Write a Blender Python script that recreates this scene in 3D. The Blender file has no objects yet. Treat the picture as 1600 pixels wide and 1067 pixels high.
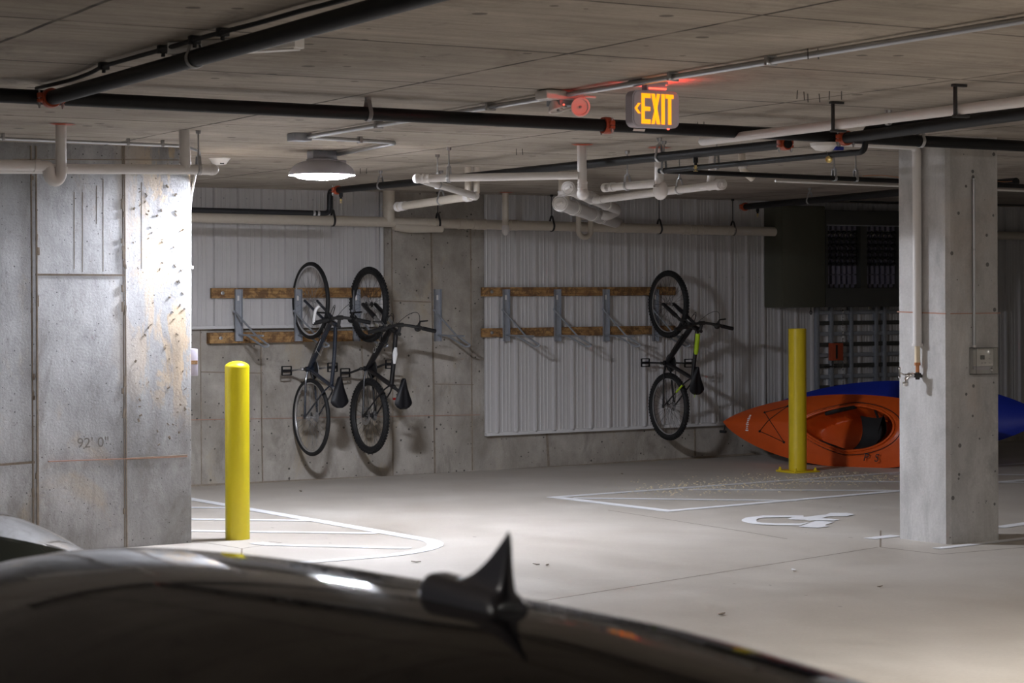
import bpy, bmesh, math, random
from mathutils import Vector, Matrix
random.seed(7)
V = Vector
S = bpy.context.scene
COL = S.collection
pi = math.pi

# ---------------------------------------------------------------- camera
FPX = 3111.0
UNIT = .89
CZ = 1.62
CEIL = CZ + UNIT
ROLL = .0033
FW = V((.5, .8660254, 0)); RT = V((.8660254, -.5, 0)); UP = V((0, 0, 1))
CAM = V((0, 0, CZ))
cr, sr = math.cos(ROLL), math.sin(ROLL)
cam_r = RT * cr - UP * sr
cam_u = RT * sr + UP * cr
cd = bpy.data.cameras.new('camera')
cam = bpy.data.objects.new('camera', cd)
COL.objects.link(cam)
m = Matrix((cam_r, cam_u, -FW)).transposed().to_4x4()
m.translation = CAM
cam.matrix_world = m
cd.sensor_width = 36
cd.lens = FPX / 1600 * 36
cd.shift_y = -83.5 / 1600
cd.clip_start = .05
cd.dof.use_dof = True
cd.dof.focus_distance = 15.0
cd.dof.aperture_fstop = 11
S.camera = cam


def ray(px, py):
    u = (px - 800) / FPX; v = (450 - py) / FPX
    su = u * cr + v * sr; sv = -u * sr + v * cr
    return V((FW.x + su * RT.x, FW.y + su * RT.y, sv))


def PY(px, py, y): a = ray(px, py); return CAM + a * (y / a.y)
def PX(px, py, x): a = ray(px, py); return CAM + a * (x / a.x)
def PZ(px, py, z): a = ray(px, py); return CAM + a * ((z - CZ) / a.z)


FLOOR0 = CZ - 1.425 * UNIT
def PF(px, py): a = ray(px, py); return CAM + a * ((FLOOR0 - CZ) / (a.z + .028 * a.y))


def fz(y):
    if y >= 5.0: return FLOOR0 - .028 * y
    top = FLOOR0 - .14
    if y <= 3.9: return .045
    t = (5.0 - y) / 1.1
    t = t * t * (3 - 2 * t)
    return top * (1 - t) + .045 * t


# ---------------------------------------------------------------- node materials
def new_mat(name):
    mt = bpy.data.materials.new(name); mt.use_nodes = True
    nt = mt.node_tree
    b = nt.nodes['Principled BSDF']
    return mt, nt, b


def N(nt, typ, **kw):
    n = nt.nodes.new(typ)
    for k, v in kw.items():
        if k.startswith('_'): setattr(n, k[1:], v)
        else: n.inputs[k.replace('__', ' ')].default_value = v
    return n


def ramp(nt, src, p0, p1, c0=(0, 0, 0, 1), c1=(1, 1, 1, 1)):
    r = nt.nodes.new('ShaderNodeValToRGB')
    r.color_ramp.elements[0].position = p0; r.color_ramp.elements[1].position = p1
    r.color_ramp.elements[0].color = c0; r.color_ramp.elements[1].color = c1
    nt.links.new(src, r.inputs[0])
    return r.outputs[0]


def mix(nt, fac, a, b, mode='MIX'):
    n = nt.nodes.new('ShaderNodeMix'); n.data_type = 'RGBA'; n.blend_type = mode
    for i, s in ((0, fac), (6, a), (7, b)):
        if hasattr(s, 'links') or hasattr(s, 'is_linked'): nt.links.new(s, n.inputs[i])
        else: n.inputs[i].default_value = s if i == 0 else (tuple(s) + (1,))[:4]
    return n.outputs[2]


def coords(nt, scale=(1, 1, 1), loc=(0, 0, 0)):
    g = nt.nodes.new('ShaderNodeNewGeometry')
    mp = nt.nodes.new('ShaderNodeMapping')
    mp.inputs['Scale'].default_value = scale; mp.inputs['Location'].default_value = loc
    nt.links.new(g.outputs['Position'], mp.inputs[0])
    return mp.outputs[0]


def noise(nt, vec, scale, detail=6, rough=.6, dist=0):
    n = N(nt, 'ShaderNodeTexNoise', Scale=scale, Detail=detail, Roughness=rough, Distortion=dist)
    nt.links.new(vec, n.inputs['Vector'])
    return n.outputs[0]


def math_n(nt, op, a, b=None):
    n = nt.nodes.new('ShaderNodeMath'); n.operation = op
    for i, s in ((0, a), (1, b)):
        if s is None: continue
        if hasattr(s, 'is_linked'): nt.links.new(s, n.inputs[i])
        else: n.inputs[i].default_value = s
    return n.outputs[0]


def bump(nt, b, h, strength=.3, dist=.01):
    n = N(nt, 'ShaderNodeBump', Strength=strength, Distance=dist)
    nt.links.new(h, n.inputs['Height']); nt.links.new(n.outputs[0], b.inputs['Normal'])


def plain(name, col, rough=.5, metal=0, coat=0, var=.06, spec=.5, bumps=0, bscale=200):
    """a painted or plastic surface: one colour with a little mottling"""
    mt, nt, b = new_mat(name)
    v = coords(nt)
    n = noise(nt, v, 18, 4)
    c0 = tuple(max(0, x * (1 - var)) for x in col); c1 = tuple(min(1, x * (1 + var)) for x in col)
    nt.links.new(mix(nt, n, c0, c1), b.inputs['Base Color'])
    b.inputs['Roughness'].default_value = rough
    b.inputs['Metallic'].default_value = metal
    b.inputs['Coat Weight'].default_value = coat
    b.inputs['Specular IOR Level'].default_value = spec
    if bumps: bump(nt, b, noise(nt, v, bscale, 3), bumps, .002)
    return mt


def emit(name, col, strength):
    mt, nt, b = new_mat(name)
    b.inputs['Base Color'].default_value = (*col, 1)
    b.inputs['Emission Color'].default_value = (*col, 1)
    b.inputs['Emission Strength'].default_value = strength
    return mt


def concrete(name, dark, light, grain=(1, 1, 1), hole=.5, stain=(.30, .19, .09), stain_amt=.5, bmp=.5, rough=.85, holescale=22, dirt=.5, sizes=.12):
    """cast concrete: cloudy grey, form grain, bug holes, rust brown stains"""
    mt, nt, b = new_mat(name)
    v = coords(nt); vg = coords(nt, grain)
    big = noise(nt, v, 1.1, 7, .62, .4)
    mid = noise(nt, vg, 5.0, 8, .68, .3)
    fine = noise(nt, v, 70, 4, .7)
    base = mix(nt, ramp(nt, big, .32, .68), dark, light)
    mul = ramp(nt, mid, .28, .72, (.62, .61, .60, 1), (1.12, 1.12, 1.12, 1))
    base = mix(nt, .85, base, mul, 'MULTIPLY')
    base = mix(nt, .35, base, ramp(nt, fine, .3, .7, (.72, .72, .72, 1), (1.1, 1.1, 1.1, 1)), 'MULTIPLY')
    st = noise(nt, coords(nt, (1, 1, .6), (7.3, 2.1, 4.4)), 1.7, 9, .7, .8)
    stf = math_n(nt, 'MULTIPLY', ramp(nt, st, .56, .70), stain_amt)
    base = mix(nt, stf, base, stain)
    dk = noise(nt, coords(nt, (1, 1, .5), (17.3, 12.1, 1.4)), 2.6, 9, .72, .5)
    base = mix(nt, math_n(nt, 'MULTIPLY', ramp(nt, dk, .55, .72), dirt), base, tuple(x * .45 for x in dark))
    # bug holes
    vo = N(nt, 'ShaderNodeTexVoronoi', Scale=holescale, Randomness=1.0)
    nt.links.new(v, vo.inputs['Vector'])
    vn = N(nt, 'ShaderNodeTexVoronoi', Scale=holescale, Randomness=1.0)
    nt.links.new(v, vn.inputs['Vector'])
    sep = nt.nodes.new('ShaderNodeSeparateColor'); nt.links.new(vn.outputs['Color'], sep.inputs[0])
    lim = math_n(nt, 'MULTIPLY', math_n(nt, 'POWER', sep.outputs[0], 3.0), sizes)
    h = math_n(nt, 'LESS_THAN', vo.outputs['Distance'], lim)
    h2 = math_n(nt, 'MULTIPLY', h, hole)
    base = mix(nt, h2, base, tuple(x * .25 for x in dark))
    nt.links.new(base, b.inputs['Base Color'])
    b.inputs['Roughness'].default_value = rough
    hh = math_n(nt, 'ADD', math_n(nt, 'MULTIPLY', mid, .6), math_n(nt, 'MULTIPLY', fine, .35))
    hh = math_n(nt, 'SUBTRACT', hh, math_n(nt, 'MULTIPLY', h, .5))
    bump(nt, b, hh, bmp, .008)
    return mt, nt, b


M = {}
M['wall'] = concrete('cast_concrete_wall', (.33, .315, .30), (.56, .55, .54), (1, 1, .4), hole=.8, stain=(.50, .30, .12), stain_amt=.30)[0]
M['pier'] = concrete('pier_concrete', (.30, .30, .305), (.52, .52, .53), (1, 1, .4), hole=.95, stain=(.50, .38, .22), stain_amt=.45, bmp=.6, holescale=42, sizes=.20, dirt=.6)[0]
M['back'] = concrete('back_wall_concrete', (.31, .275, .235), (.55, .515, .47), (1, 1, .5), hole=.9, stain=(.42, .33, .20), stain_amt=.55, holescale=24, sizes=.26, dirt=.75)[0]
mt = M['pier']; nt = mt.node_tree; b = nt.nodes['Principled BSDF']
old = b.inputs['Base Color'].links[0].from_socket
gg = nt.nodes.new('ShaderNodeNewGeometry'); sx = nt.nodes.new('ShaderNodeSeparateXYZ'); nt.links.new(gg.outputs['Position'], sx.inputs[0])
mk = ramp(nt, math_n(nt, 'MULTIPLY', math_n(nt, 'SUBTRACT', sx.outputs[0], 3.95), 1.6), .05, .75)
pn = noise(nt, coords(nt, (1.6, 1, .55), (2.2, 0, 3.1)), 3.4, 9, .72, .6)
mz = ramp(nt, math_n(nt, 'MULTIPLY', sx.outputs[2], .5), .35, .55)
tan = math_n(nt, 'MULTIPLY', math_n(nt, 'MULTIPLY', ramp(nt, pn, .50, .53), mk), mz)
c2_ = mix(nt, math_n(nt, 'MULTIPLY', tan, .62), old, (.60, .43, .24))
pn2 = noise(nt, coords(nt, (1.2, 1, .35), (9.2, 0, 1.1)), 4.0, 9, .7, .4)
c2_ = mix(nt, math_n(nt, 'MULTIPLY', ramp(nt, pn2, .52, .66), .55), c2_, (.17, .155, .14))
pn3 = noise(nt, coords(nt, (1, 1, 1), (1.2, 0, 6.1)), 26, 6, .75, .2)
c2_ = mix(nt, math_n(nt, 'MULTIPLY', ramp(nt, pn3, .60, .68), .6), c2_, (.14, .13, .12))
nt.links.new(c2_, b.inputs['Base Color'])
M['column'] = concrete('column_concrete', (.46, .45, .445), (.64, .63, .62), (1, 1, .35), hole=.9, stain=(.55, .40, .28), stain_amt=.22, bmp=.4, holescale=18, sizes=.26, dirt=.6)[0]
# ceiling: plywood-formed slab, grain runs along X, panel joints 2.0 x 1.22
mt, nt, b = concrete('slab_concrete', (.36, .315, .265), (.54, .48, .41), (.30, 4.0, 1), hole=.8, stain=(.15, .10, .07), stain_amt=.45, bmp=.5, holescale=7, sizes=.22, dirt=.75)
br = nt.nodes.new('ShaderNodeTexBrick')
br.inputs['Scale'].default_value = 1; br.inputs['Mortar Size'].default_value = .011; br.inputs['Mortar Smooth'].default_value = .3
br.inputs['Brick Width'].default_value = 1.98; br.inputs['Row Height'].default_value = 1.215
br.offset = .0; br.inputs['Color1'].default_value = (1, 1, 1, 1); br.inputs['Color2'].default_value = (.86, .86, .86, 1); br.inputs['Mortar'].default_value = (.05, .04, .035, 1)
vv = coords(nt, (1, 1, 0), (-.02, -.38, 0))
nz = nt.nodes.new('ShaderNodeTexNoise'); nz.inputs['Scale'].default_value = 3; nt.links.new(vv, nz.inputs['Vector'])
va = nt.nodes.new('ShaderNodeVectorMath'); va.operation = 'MULTIPLY_ADD'
nt.links.new(nz.outputs['Color'], va.inputs[0]); va.inputs[1].default_value = (.02, .02, 0); nt.links.new(vv, va.inputs[2])
nt.links.new(va.outputs[0], br.inputs['Vector'])
old = b.inputs['Base Color'].links[0].from_socket
jn = noise(nt, coords(nt, (1, 1, 1), (3, 3, 3)), 2.2, 5)
nt.links.new(mix(nt, ramp(nt, jn, .30, .5, (.35, .35, .35, 1), (.95, .95, .95, 1)), old, br.outputs['Color'], 'MULTIPLY'), b.inputs['Base Color'])
M['ceiling'] = mt

# floor: trowelled slab with sandy grit, cracks, saw joints
mt, nt, b = new_mat('trowelled_floor')
v = coords(nt)
a1 = noise(nt, v, .7, 6, .55, .3); a2 = noise(nt, coords(nt, (1, .35, 1)), 4, 7, .65, .5); a3 = noise(nt, v, 60, 3, .7)
base = mix(nt, ramp(nt, a1, .3, .7), (.48, .43, .375), (.61, .57, .52))
base = mix(nt, .6, base, ramp(nt, a2, .25, .75, (.82, .80, .78, 1), (1.08, 1.08, 1.08, 1)), 'MULTIPLY')
base = mix(nt, .3, base, ramp(nt, a3, .3, .7, (.85, .85, .85, 1), (1.1, 1.1, 1.1, 1)), 'MULTIPLY')
sp = N(nt, 'ShaderNodeTexVoronoi', Scale=9.0); nt.links.new(coords(nt, (1, .45, 1)), sp.inputs['Vector'])
sc_ = nt.nodes.new('ShaderNodeSeparateColor'); nt.links.new(sp.outputs['Color'], sc_.inputs[0])
speck = math_n(nt, 'LESS_THAN', sp.outputs['Distance'], math_n(nt, 'MULTIPLY', math_n(nt, 'POWER', sc_.outputs[0], 9.0), .10))
base = mix(nt, math_n(nt, 'MULTIPLY', speck, .7), base, (.12, .10, .08))
nt.links.new(base, b.inputs['Base Color'])
b.inputs['Roughness'].default_value = .55
nt.links.new(ramp(nt, a2, .2, .8, (.42, .42, .42, 1), (.68, .68, .68, 1)), b.inputs['Roughness'])
bump(nt, b, math_n(nt, 'ADD', a3, a2), .08, .004)
M['floor'] = mt

M['seam'] = plain('form_seam_grout', (.26, .215, .17), .9, var=.5, bumps=.5, bscale=60)
M['chalk'] = plain('pencil_grey', (.24, .225, .21), .9)
M['redline'] = plain('faded_red_chalk', (.42, .24, .18), .9, var=.2)
M['siding'] = plain('white_ribbed_steel', (.56, .545, .545), .42, 0, var=.03)
M['trim_w'] = plain('white_steel_trim', (.62, .61, .61), .4, var=.03)
M['pvc'] = plain('white_pvc', (.72, .69, .67), .38, var=.05)
M['pvc_w'] = plain('beige_pvc', (.60, .54, .46), .42, var=.08)
M['black'] = plain('black_steel_pipe', (.010, .010, .011), .5, 0, var=.3, spec=.22)
M['darkp'] = plain('dark_iron', (.035, .034, .034), .5, .3, var=.3)
M['orange_c'] = plain('orange_red_coupling', (.42, .075, .03), .45, var=.25)
M['emt'] = plain('galvanised_conduit', (.50, .51, .53), .34, .85, var=.08)
M['galv'] = plain('galvanised_steel', (.36, .38, .42), .55, .5, var=.2)
M['zinc'] = plain('zinc_hardware', (.42, .42, .43), .35, .8, var=.2)
M['yellow'] = plain('yellow_paint', (.62, .46, .006), .32, var=.05, coat=.3)
M['yellow_l'] = plain('yellow_sleeve', (.72, .60, .008), .38, var=.03, coat=.2)
M['whitepaint'] = plain('worn_white_line_paint', (.90, .90, .92), .6, var=.08)
M['white'] = plain('white_plastic', (.78, .76, .74), .4, var=.03)
M['gplastic'] = plain('grey_plastic', (.50, .46, .53), .45, var=.03)
M['cpvc'] = plain('cream_copper_sleeve', (.72, .60, .42), .5, var=.1)
M['copper'] = plain('copper_pipe', (.62, .27, .13), .32, .9, var=.2)
M['brass'] = plain('brass', (.62, .48, .2), .3, .9, var=.2)
M['chrome'] = plain('chrome', (.75, .75, .76), .18, 1, var=.05)
M['screen'] = plain('dark_lcd', (.02, .03, .03), .2)
M['cabinet'] = plain('dark_olive_cabinet_paint', (.085, .085, .062), .45, var=.06)
M['cabdark'] = plain('dark_grey_meter_rack', (.05, .05, .045), .5, var=.1)
M['meter'] = plain('bluish_meter_plate', (.22, .21, .28), .35, .3, var=.2)
M['meterb'] = plain('black_meter_socket', (.012, .012, .014), .35)
M['orange'] = plain('orange_polyethylene', (.60, .085, .009), .38, var=.08)
M['blue'] = plain('blue_polyethylene', (.015, .035, .38), .38, var=.08)
M['blk'] = plain('black_rubber', (.012, .012, .013), .6, var=.3)
M['tyre'] = plain('tyre_rubber', (.010, .010, .011), .7, var=.3, bumps=.2)
M['frame_k'] = plain('gloss_black_paint', (.006, .006, .008), .35, coat=.25, var=.2)
M['frame_b'] = plain('deep_navy_paint', (.012, .018, .032), .25, coat=.6, var=.2)
M['alu'] = plain('brushed_aluminium', (.62, .62, .63), .3, .9, var=.06)
M['rim_s'] = plain('silver_rim', (.66, .66, .67), .28, .9, var=.05)
M['spoke'] = plain('steel_spoke', (.30, .30, .31), .35, .8)
M['spoke_k'] = plain('black_spoke', (.04, .04, .04), .4, .3)
M['saddle'] = plain('saddle_vinyl', (.006, .006, .008), .5, var=.1, spec=.3)
M['lime'] = plain('lime_green_paint', (.42, .62, .02), .35)
M['decal'] = plain('white_decal', (.78, .78, .78), .4)
M['red'] = plain('red_reflector', (.30, .01, .01), .3)
M['carpaint'] = plain('dark_grey_car_paint', (.012, .011, .013), .05, 0, coat=0, var=.03, spec=.10)
M['carglass'] = plain('dark_car_glass', (.008, .010, .010), .08, 0, coat=.6, var=0)
M['cartrim'] = plain('black_car_trim', (.012, .012, .012), .35)
M['finm'] = plain('gloss_fin_plastic', (.055, .056, .075), .3, 0, coat=.4)
M['carpaint_g'] = plain('green_grey_car_paint', (.035, .045, .042), .25, .2, coat=1.0, var=.03)
M['beltblk'] = plain('webbing_black', (.015, .015, .016), .8)
M['lamp_shade'] = plain('grey_lamp_housing', (.40, .39, .43), .5, var=.03)
M['lamp_on'] = emit('lamp_lens_rim_lit', (.86, .90, 1.0), 560)
M['lamp_c'] = emit('lamp_lens_centre_lit', (.86, .90, 1.0), 22)
M['lamp_on2'] = emit('dimmer_lamp_lens_rim_lit', (1.0, .95, .88), 10)
M['lamp_c2'] = emit('dimmer_lamp_lens_centre_lit', (1.0, .96, .91), 33)
M['exit_on'] = emit('exit_letters_lit', (1.0, .30, .004), .2)
M['red_on'] = emit('red_led_strip', (1.0, .03, .015), 110)
M['red_dot'] = emit('red_status_led', (1.0, .10, .06), .3)
# rough lumber
mt, nt, b = new_mat('stained_lumber')
v = coords(nt, (1.2, 10, 26)); g1 = noise(nt, v, 2.6, 7, .6, .7)
g2 = noise(nt, coords(nt, (1, 1, 1)), 14, 6, .75, .4)
g3 = noise(nt, coords(nt, (1, 1, 1), (5, 5, 5)), 4.2, 6, .7)
base = mix(nt, ramp(nt, g1, .35, .65), (.28, .14, .045), (.50, .30, .12))
base = mix(nt, math_n(nt, 'MULTIPLY', ramp(nt, g2, .44, .56), .8), base, (.10, .05, .025))
base = mix(nt, math_n(nt, 'MULTIPLY', ramp(nt, g3, .5, .62), .5), base, (.17, .08, .03))
nt.links.new(base, b.inputs['Base Color']); b.inputs['Roughness'].default_value = .75
bump(nt, b, g1, .2, .004)
M['wood'] = mt
# clear polycarbonate cover
mt, nt, b = new_mat('clear_cover')
b.inputs['Transmission Weight'].default_value = .9; b.inputs['Roughness'].default_value = .12; b.inputs['IOR'].default_value = 1.2
b.inputs['Base Color'].default_value = (.9, .9, .88, 1)
M['clear'] = mt
# grit
M['grit'] = plain('pale_sand_grit', (.66, .56, .38), .9, var=.3)


# ---------------------------------------------------------------- mesh building
class MB:
    def __init__(s): s.bm = bmesh.new(); s.mi = 0

    def _f(s, vs):
        try:
            f = s.bm.faces.new(vs); f.material_index = s.mi; f.smooth = True; return f
        except ValueError: return None

    def poly(s, pts):
        return s._f([s.bm.verts.new(p) for p in pts])

    def box(s, lo, hi, bev=0, mat=None):
        lo = V(lo); hi = V(hi)
        lo, hi = V([min(a, c) for a, c in zip(lo, hi)]), V([max(a, c) for a, c in zip(lo, hi)])
        cs = [V((x, y, z)) for x in (lo.x, hi.x) for y in (lo.y, hi.y) for z in (lo.z, hi.z)]
        return s.hexa(cs, bev, mat)

    def hexa(s, cs, bev=0, mat=None):
        # cs index = 4*ix+2*iy+iz
        if mat is not None: cs = [mat @ c for c in cs]
        vs = [s.bm.verts.new(c) for c in cs]
        fs = []
        for q in ((0, 1, 3, 2), (4, 6, 7, 5), (0, 4, 5, 1), (2, 3, 7, 6), (0, 2, 6, 4), (1, 5, 7, 3)):
            fs.append(s._f([vs[i] for i in q]))
        if bev > 0:
            es = list({e for f in fs for e in f.edges})
            r = bmesh.ops.bevel(s.bm, geom=es, offset=bev, segments=2, affect='EDGES', profile=.5)
            for f in r['faces']: f.smooth = True; f.material_index = s.mi
        return s

    def obox(s, c, ax, ay, az, bev=0):
        """box from centre and three half-axis vectors"""
        c = V(c); ax = V(ax); ay = V(ay); az = V(az)
        return s.hexa([c + ax * i + ay * j + az * k for i in (-1, 1) for j in (-1, 1) for k in (-1, 1)], bev)

    def beam(s, p0, p1, w, h, up=(0, 0, 1), bev=0):
        p0 = V(p0); p1 = V(p1); d = (p1 - p0); L = d.length; d.normalize()
        side = d.cross(V(up)).normalized(); u = side.cross(d)
        return s.obox((p0 + p1) / 2, d * L / 2, side * w / 2, u * h / 2, bev)

    def tube(s, pts, r, n=14, cap=True, closed=False):
        pts = [V(p) for p in pts]
        k = len(pts)
        rs = r if isinstance(r, (list, tuple)) else [r] * k
        tans = []
        for i in range(k):
            if closed: t = pts[(i + 1) % k] - pts[i - 1]
            elif i == 0: t = pts[1] - pts[0]
            elif i == k - 1: t = pts[-1] - pts[-2]
            else: t = (pts[i + 1] - pts[i]).normalized() + (pts[i] - pts[i - 1]).normalized()
            if t.length < 1e-9: t = V((0, 0, 1))
            tans.append(t.normalized())
        a = tans[0].orthogonal().normalized()
        rings = []
        for i in range(k):
            t = tans[i]
            a = (a - t * a.dot(t))
            if a.length < 1e-6: a = t.orthogonal()
            a.normalize()
            b_ = t.cross(a)
            rings.append([s.bm.verts.new(pts[i] + (a * math.cos(2 * pi * j / n) + b_ * math.sin(2 * pi * j / n)) * rs[i]) for j in range(n)])
        for i in range(k if closed else k - 1):
            A = rings[i]; B = rings[(i + 1) % k]
            for j in range(n):
                s._f([A[j], A[(j + 1) % n], B[(j + 1) % n], B[j]])
        if cap and not closed:
            s._f(rings[0][::-1]); s._f(rings[-1])
        return s

    def lathe(s, prof, c=(0, 0, 0), axis=(0, 0, 1), n=32, capends=True):
        """prof = [(radius, distance along axis)]"""
        c = V(c); ax = V(axis).normalized(); a = ax.orthogonal().normalized(); b_ = ax.cross(a)
        rings = []
        for r_, t in prof:
            if r_ < 1e-6: rings.append([s.bm.verts.new(c + ax * t)]); continue
            rings.append([s.bm.verts.new(c + ax * t + (a * math.cos(2 * pi * j / n) + b_ * math.sin(2 * pi * j / n)) * r_) for j in range(n)])
        for A, B in zip(rings, rings[1:]):
            for j in range(n):
                k = (j + 1) % n
                if len(A) == 1 and len(B) == 1: continue
                if len(A) == 1: s._f([A[0], B[k], B[j]])
                elif len(B) == 1: s._f([A[j], A[k], B[0]])
                else: s._f([A[j], A[k], B[k], B[j]])
        if capends:
            if len(rings[0]) > 1: s._f(rings[0][::-1])
            if len(rings[-1]) > 1: s._f(rings[-1])
        return s

    def ball(s, c, r, sc=(1, 1, 1), n=20):
        c = V(c); k = n // 2
        prof = [(math.sin(pi * i / k) * r, -math.cos(pi * i / k) * r) for i in range(k + 1)]
        old = set(s.bm.verts)
        s.lathe(prof, (0, 0, 0), n=n, capends=False)
        for v_ in s.bm.verts:
            if v_ in old: continue
            v_.co = V((v_.co.x * sc[0], v_.co.y * sc[1], v_.co.z * sc[2])) + c
        return s

    def grid(s, P, closeu=False):
        """P[i][j] points -> quads"""
        vs = [[s.bm.verts.new(p) for p in row] for row in P]
        for i in range(len(vs) - 1):
            r = len(vs[i])
            for j in range(r if closeu else r - 1):
                s._f([vs[i][j], vs[i][(j + 1) % r], vs[i + 1][(j + 1) % r], vs[i + 1][j]])
        return vs

    def prism(s, outline, ax, ay, o, depth, az):
        """extrude a 2-D outline (list of (u,v)) along az by depth"""
        ax = V(ax); ay = V(ay); az = V(az); o = V(o)
        A = [s.bm.verts.new(o + ax * u + ay * v) for u, v in outline]
        B = [s.bm.verts.new(o + ax * u + ay * v + az * depth) for u, v in outline]
        n = len(A)
        s._f(A[::-1]); s._f(B)
        for i in range(n): s._f([A[i], A[(i + 1) % n], B[(i + 1) % n], B[i]])
        return s

    def text(s, body, o, ax, ay, size, depth=.001, align='LEFT'):
        cu = bpy.data.curves.new('lettering', 'FONT'); cu.body = body; cu.size = size; cu.align_x = align
        cu.resolution_u = 3
        ob = bpy.data.objects.new('lettering', cu); COL.objects.link(ob)
        dg = bpy.context.evaluated_depsgraph_get()
        me = bpy.data.meshes.new_from_object(ob.evaluated_get(dg))
        ax = V(ax); ay = V(ay); o = V(o); az = ax.cross(ay).normalized()
        vs = [s.bm.verts.new(o + ax * v_.co.x + ay * v_.co.y + az * depth) for v_ in me.vertices]
        for p in me.polygons: s._f([vs[i] for i in p.vertices])
        bpy.data.objects.remove(ob); bpy.data.meshes.remove(me); bpy.data.curves.remove(cu)
        return s


ORG = {}


def obj(name, mb, mat, parent=None, sharp=35, local=False):
    me = bpy.data.meshes.new(name)
    bmesh.ops.recalc_face_normals(mb.bm, faces=mb.bm.faces[:])
    if parent is not None and not local:
        bmesh.ops.translate(mb.bm, verts=mb.bm.verts[:], vec=-ORG[parent.name])
    mb.bm.to_mesh(me); mb.bm.free()
    for mm in (mat if isinstance(mat, (list, tuple)) else [mat]): me.materials.append(mm)
    me.set_sharp_from_angle(angle=math.radians(sharp))
    o = bpy.data.objects.new(name, me); COL.objects.link(o)
    if parent is not None:
        o.parent = parent
        ORG[o.name] = ORG[parent.name]      # sub-parts share the origin of their part
    else: ORG[o.name] = V((0, 0, 0))
    return o


def tag(o, label, cat, group=None):
    o['label'] = label; o['category'] = cat
    if group: o['group'] = group
    return o


def thing(name, label, cat, loc=(0, 0, 0), group=None):
    o = bpy.data.objects.new(name, None); COL.objects.link(o)
    o.empty_display_size = .1
    o.location = loc; ORG[o.name] = V(loc)
    return tag(o, label, cat, group)


def struct(name, mb, mat, sharp=35):
    o = obj(name, mb, mat, None, sharp); o['kind'] = 'structure'; return o


def copy_tree(o, parent=None):
    c_ = o.copy(); COL.objects.link(c_)
    if parent is not None: c_.parent = parent
    for ch in o.children: copy_tree(ch, c_)
    return c_


def fillet(pts, rad, n=6):
    """round the corners of a polyline"""
    pts = [V(p) for p in pts]; out = [pts[0]]
    for i in range(1, len(pts) - 1):
        a, b_, c_ = pts[i - 1], pts[i], pts[i + 1]
        d1 = (a - b_); d2 = (c_ - b_)
        rr = min(rad, d1.length * .49, d2.length * .49)
        d1.normalize(); d2.normalize()
        p1 = b_ + d1 * rr; p2 = b_ + d2 * rr
        for k in range(n + 1):
            t = k / n
            out.append(p1 * (1 - t) ** 2 + b_ * 2 * t * (1 - t) + p2 * t * t)
    out.append(pts[-1])
    return out
# ================================================================ THE SETTING
WY = 16.5           # back wall
PYF = 11.9          # face of the left pier wall
PXE = 4.53          # its right end
XL, XR, YB = -7.0, 19.0, -7.0
mb = MB()
ys = [YB, 0, 3.9] + [3.9 + 1.1 * i / 10 for i in range(1, 11)] + [6 + i for i in range(0, 11)] + [WY + .3]
mb.grid([[V((x, y, fz(y))) for x in (XL - .3, -3, 1, 5, 9, 13, XR + .3)] for y in ys])
mb.grid([[V((x, y, fz(y) - .25)) for x in (XL - .3, -3, 1, 5, 9, 13, XR + .3)] for y in ys])
struct('floor', mb, M['floor'])
mb = MB(); mb.box((XL - .3, YB - .3, CEIL), (XR + .3, WY + .5, CEIL + .25)); struct('ceiling', mb, M['ceiling'])

# pier wall on the left with raised grout seams
mb = MB()
mb.box((XL, PYF, -.3), (PXE, PYF + .3, CEIL + .02), .006)
mb.mi = 1
def seamP(px0, py0, px1, py1, w=.016, h=.007):
    a = PY(px0, py0, PYF); c_ = PY(px1, py1, PYF)
    mb.beam(a + V((0, .002, 0)), c_ + V((0, .002, 0)), w, h * 2, up=(0, -1, 0))
for dx in (-5, 3): seamP(53 + dx, 228, 57 + dx, 862, .008, .010)
seamP(56, 300, 58, 862, .006, .016)
seamP(194, 226, 198, 856, .007, .009); seamP(191, 226, 195, 856, .005, .006)
seamP(55, 429, 194, 430, .012, .009)
seamP(0, 726, 54, 722, .014, .008); seamP(198, 717, 292, 712, .014, .010)
seamP(20, 249, 290, 250, .006, .004)
for x, y0, y1 in ((116, 300, 420), (161, 280, 424), (151, 290, 350), (129, 300, 425), (221, 285, 420)): seamP(x, y0, x, y1, .004, .003)
for i in range(26):
    seamP(*(lambda x, y: (x, y, x + random.uniform(-1, 1), y + random.uniform(6, 18)))(random.choice([51, 59, 194, 192]) + random.uniform(-2, 2), random.uniform(240, 840)), .012, .012)
# spalls of peeled laitance near the lit end
for i in range(70):
    x = random.uniform(206, 289); y = random.uniform(270, 700)
    w = random.uniform(1, 4); seamP(x, y, x + w, y + random.uniform(-4, 5), random.uniform(.003, .011), random.uniform(.003, .010))
mb.mi = 2
seamP(75, 721, 292, 713, .005, .012)
struct('wall_left', mb, [M['pier'], M['seam'], M['redline']])

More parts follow.
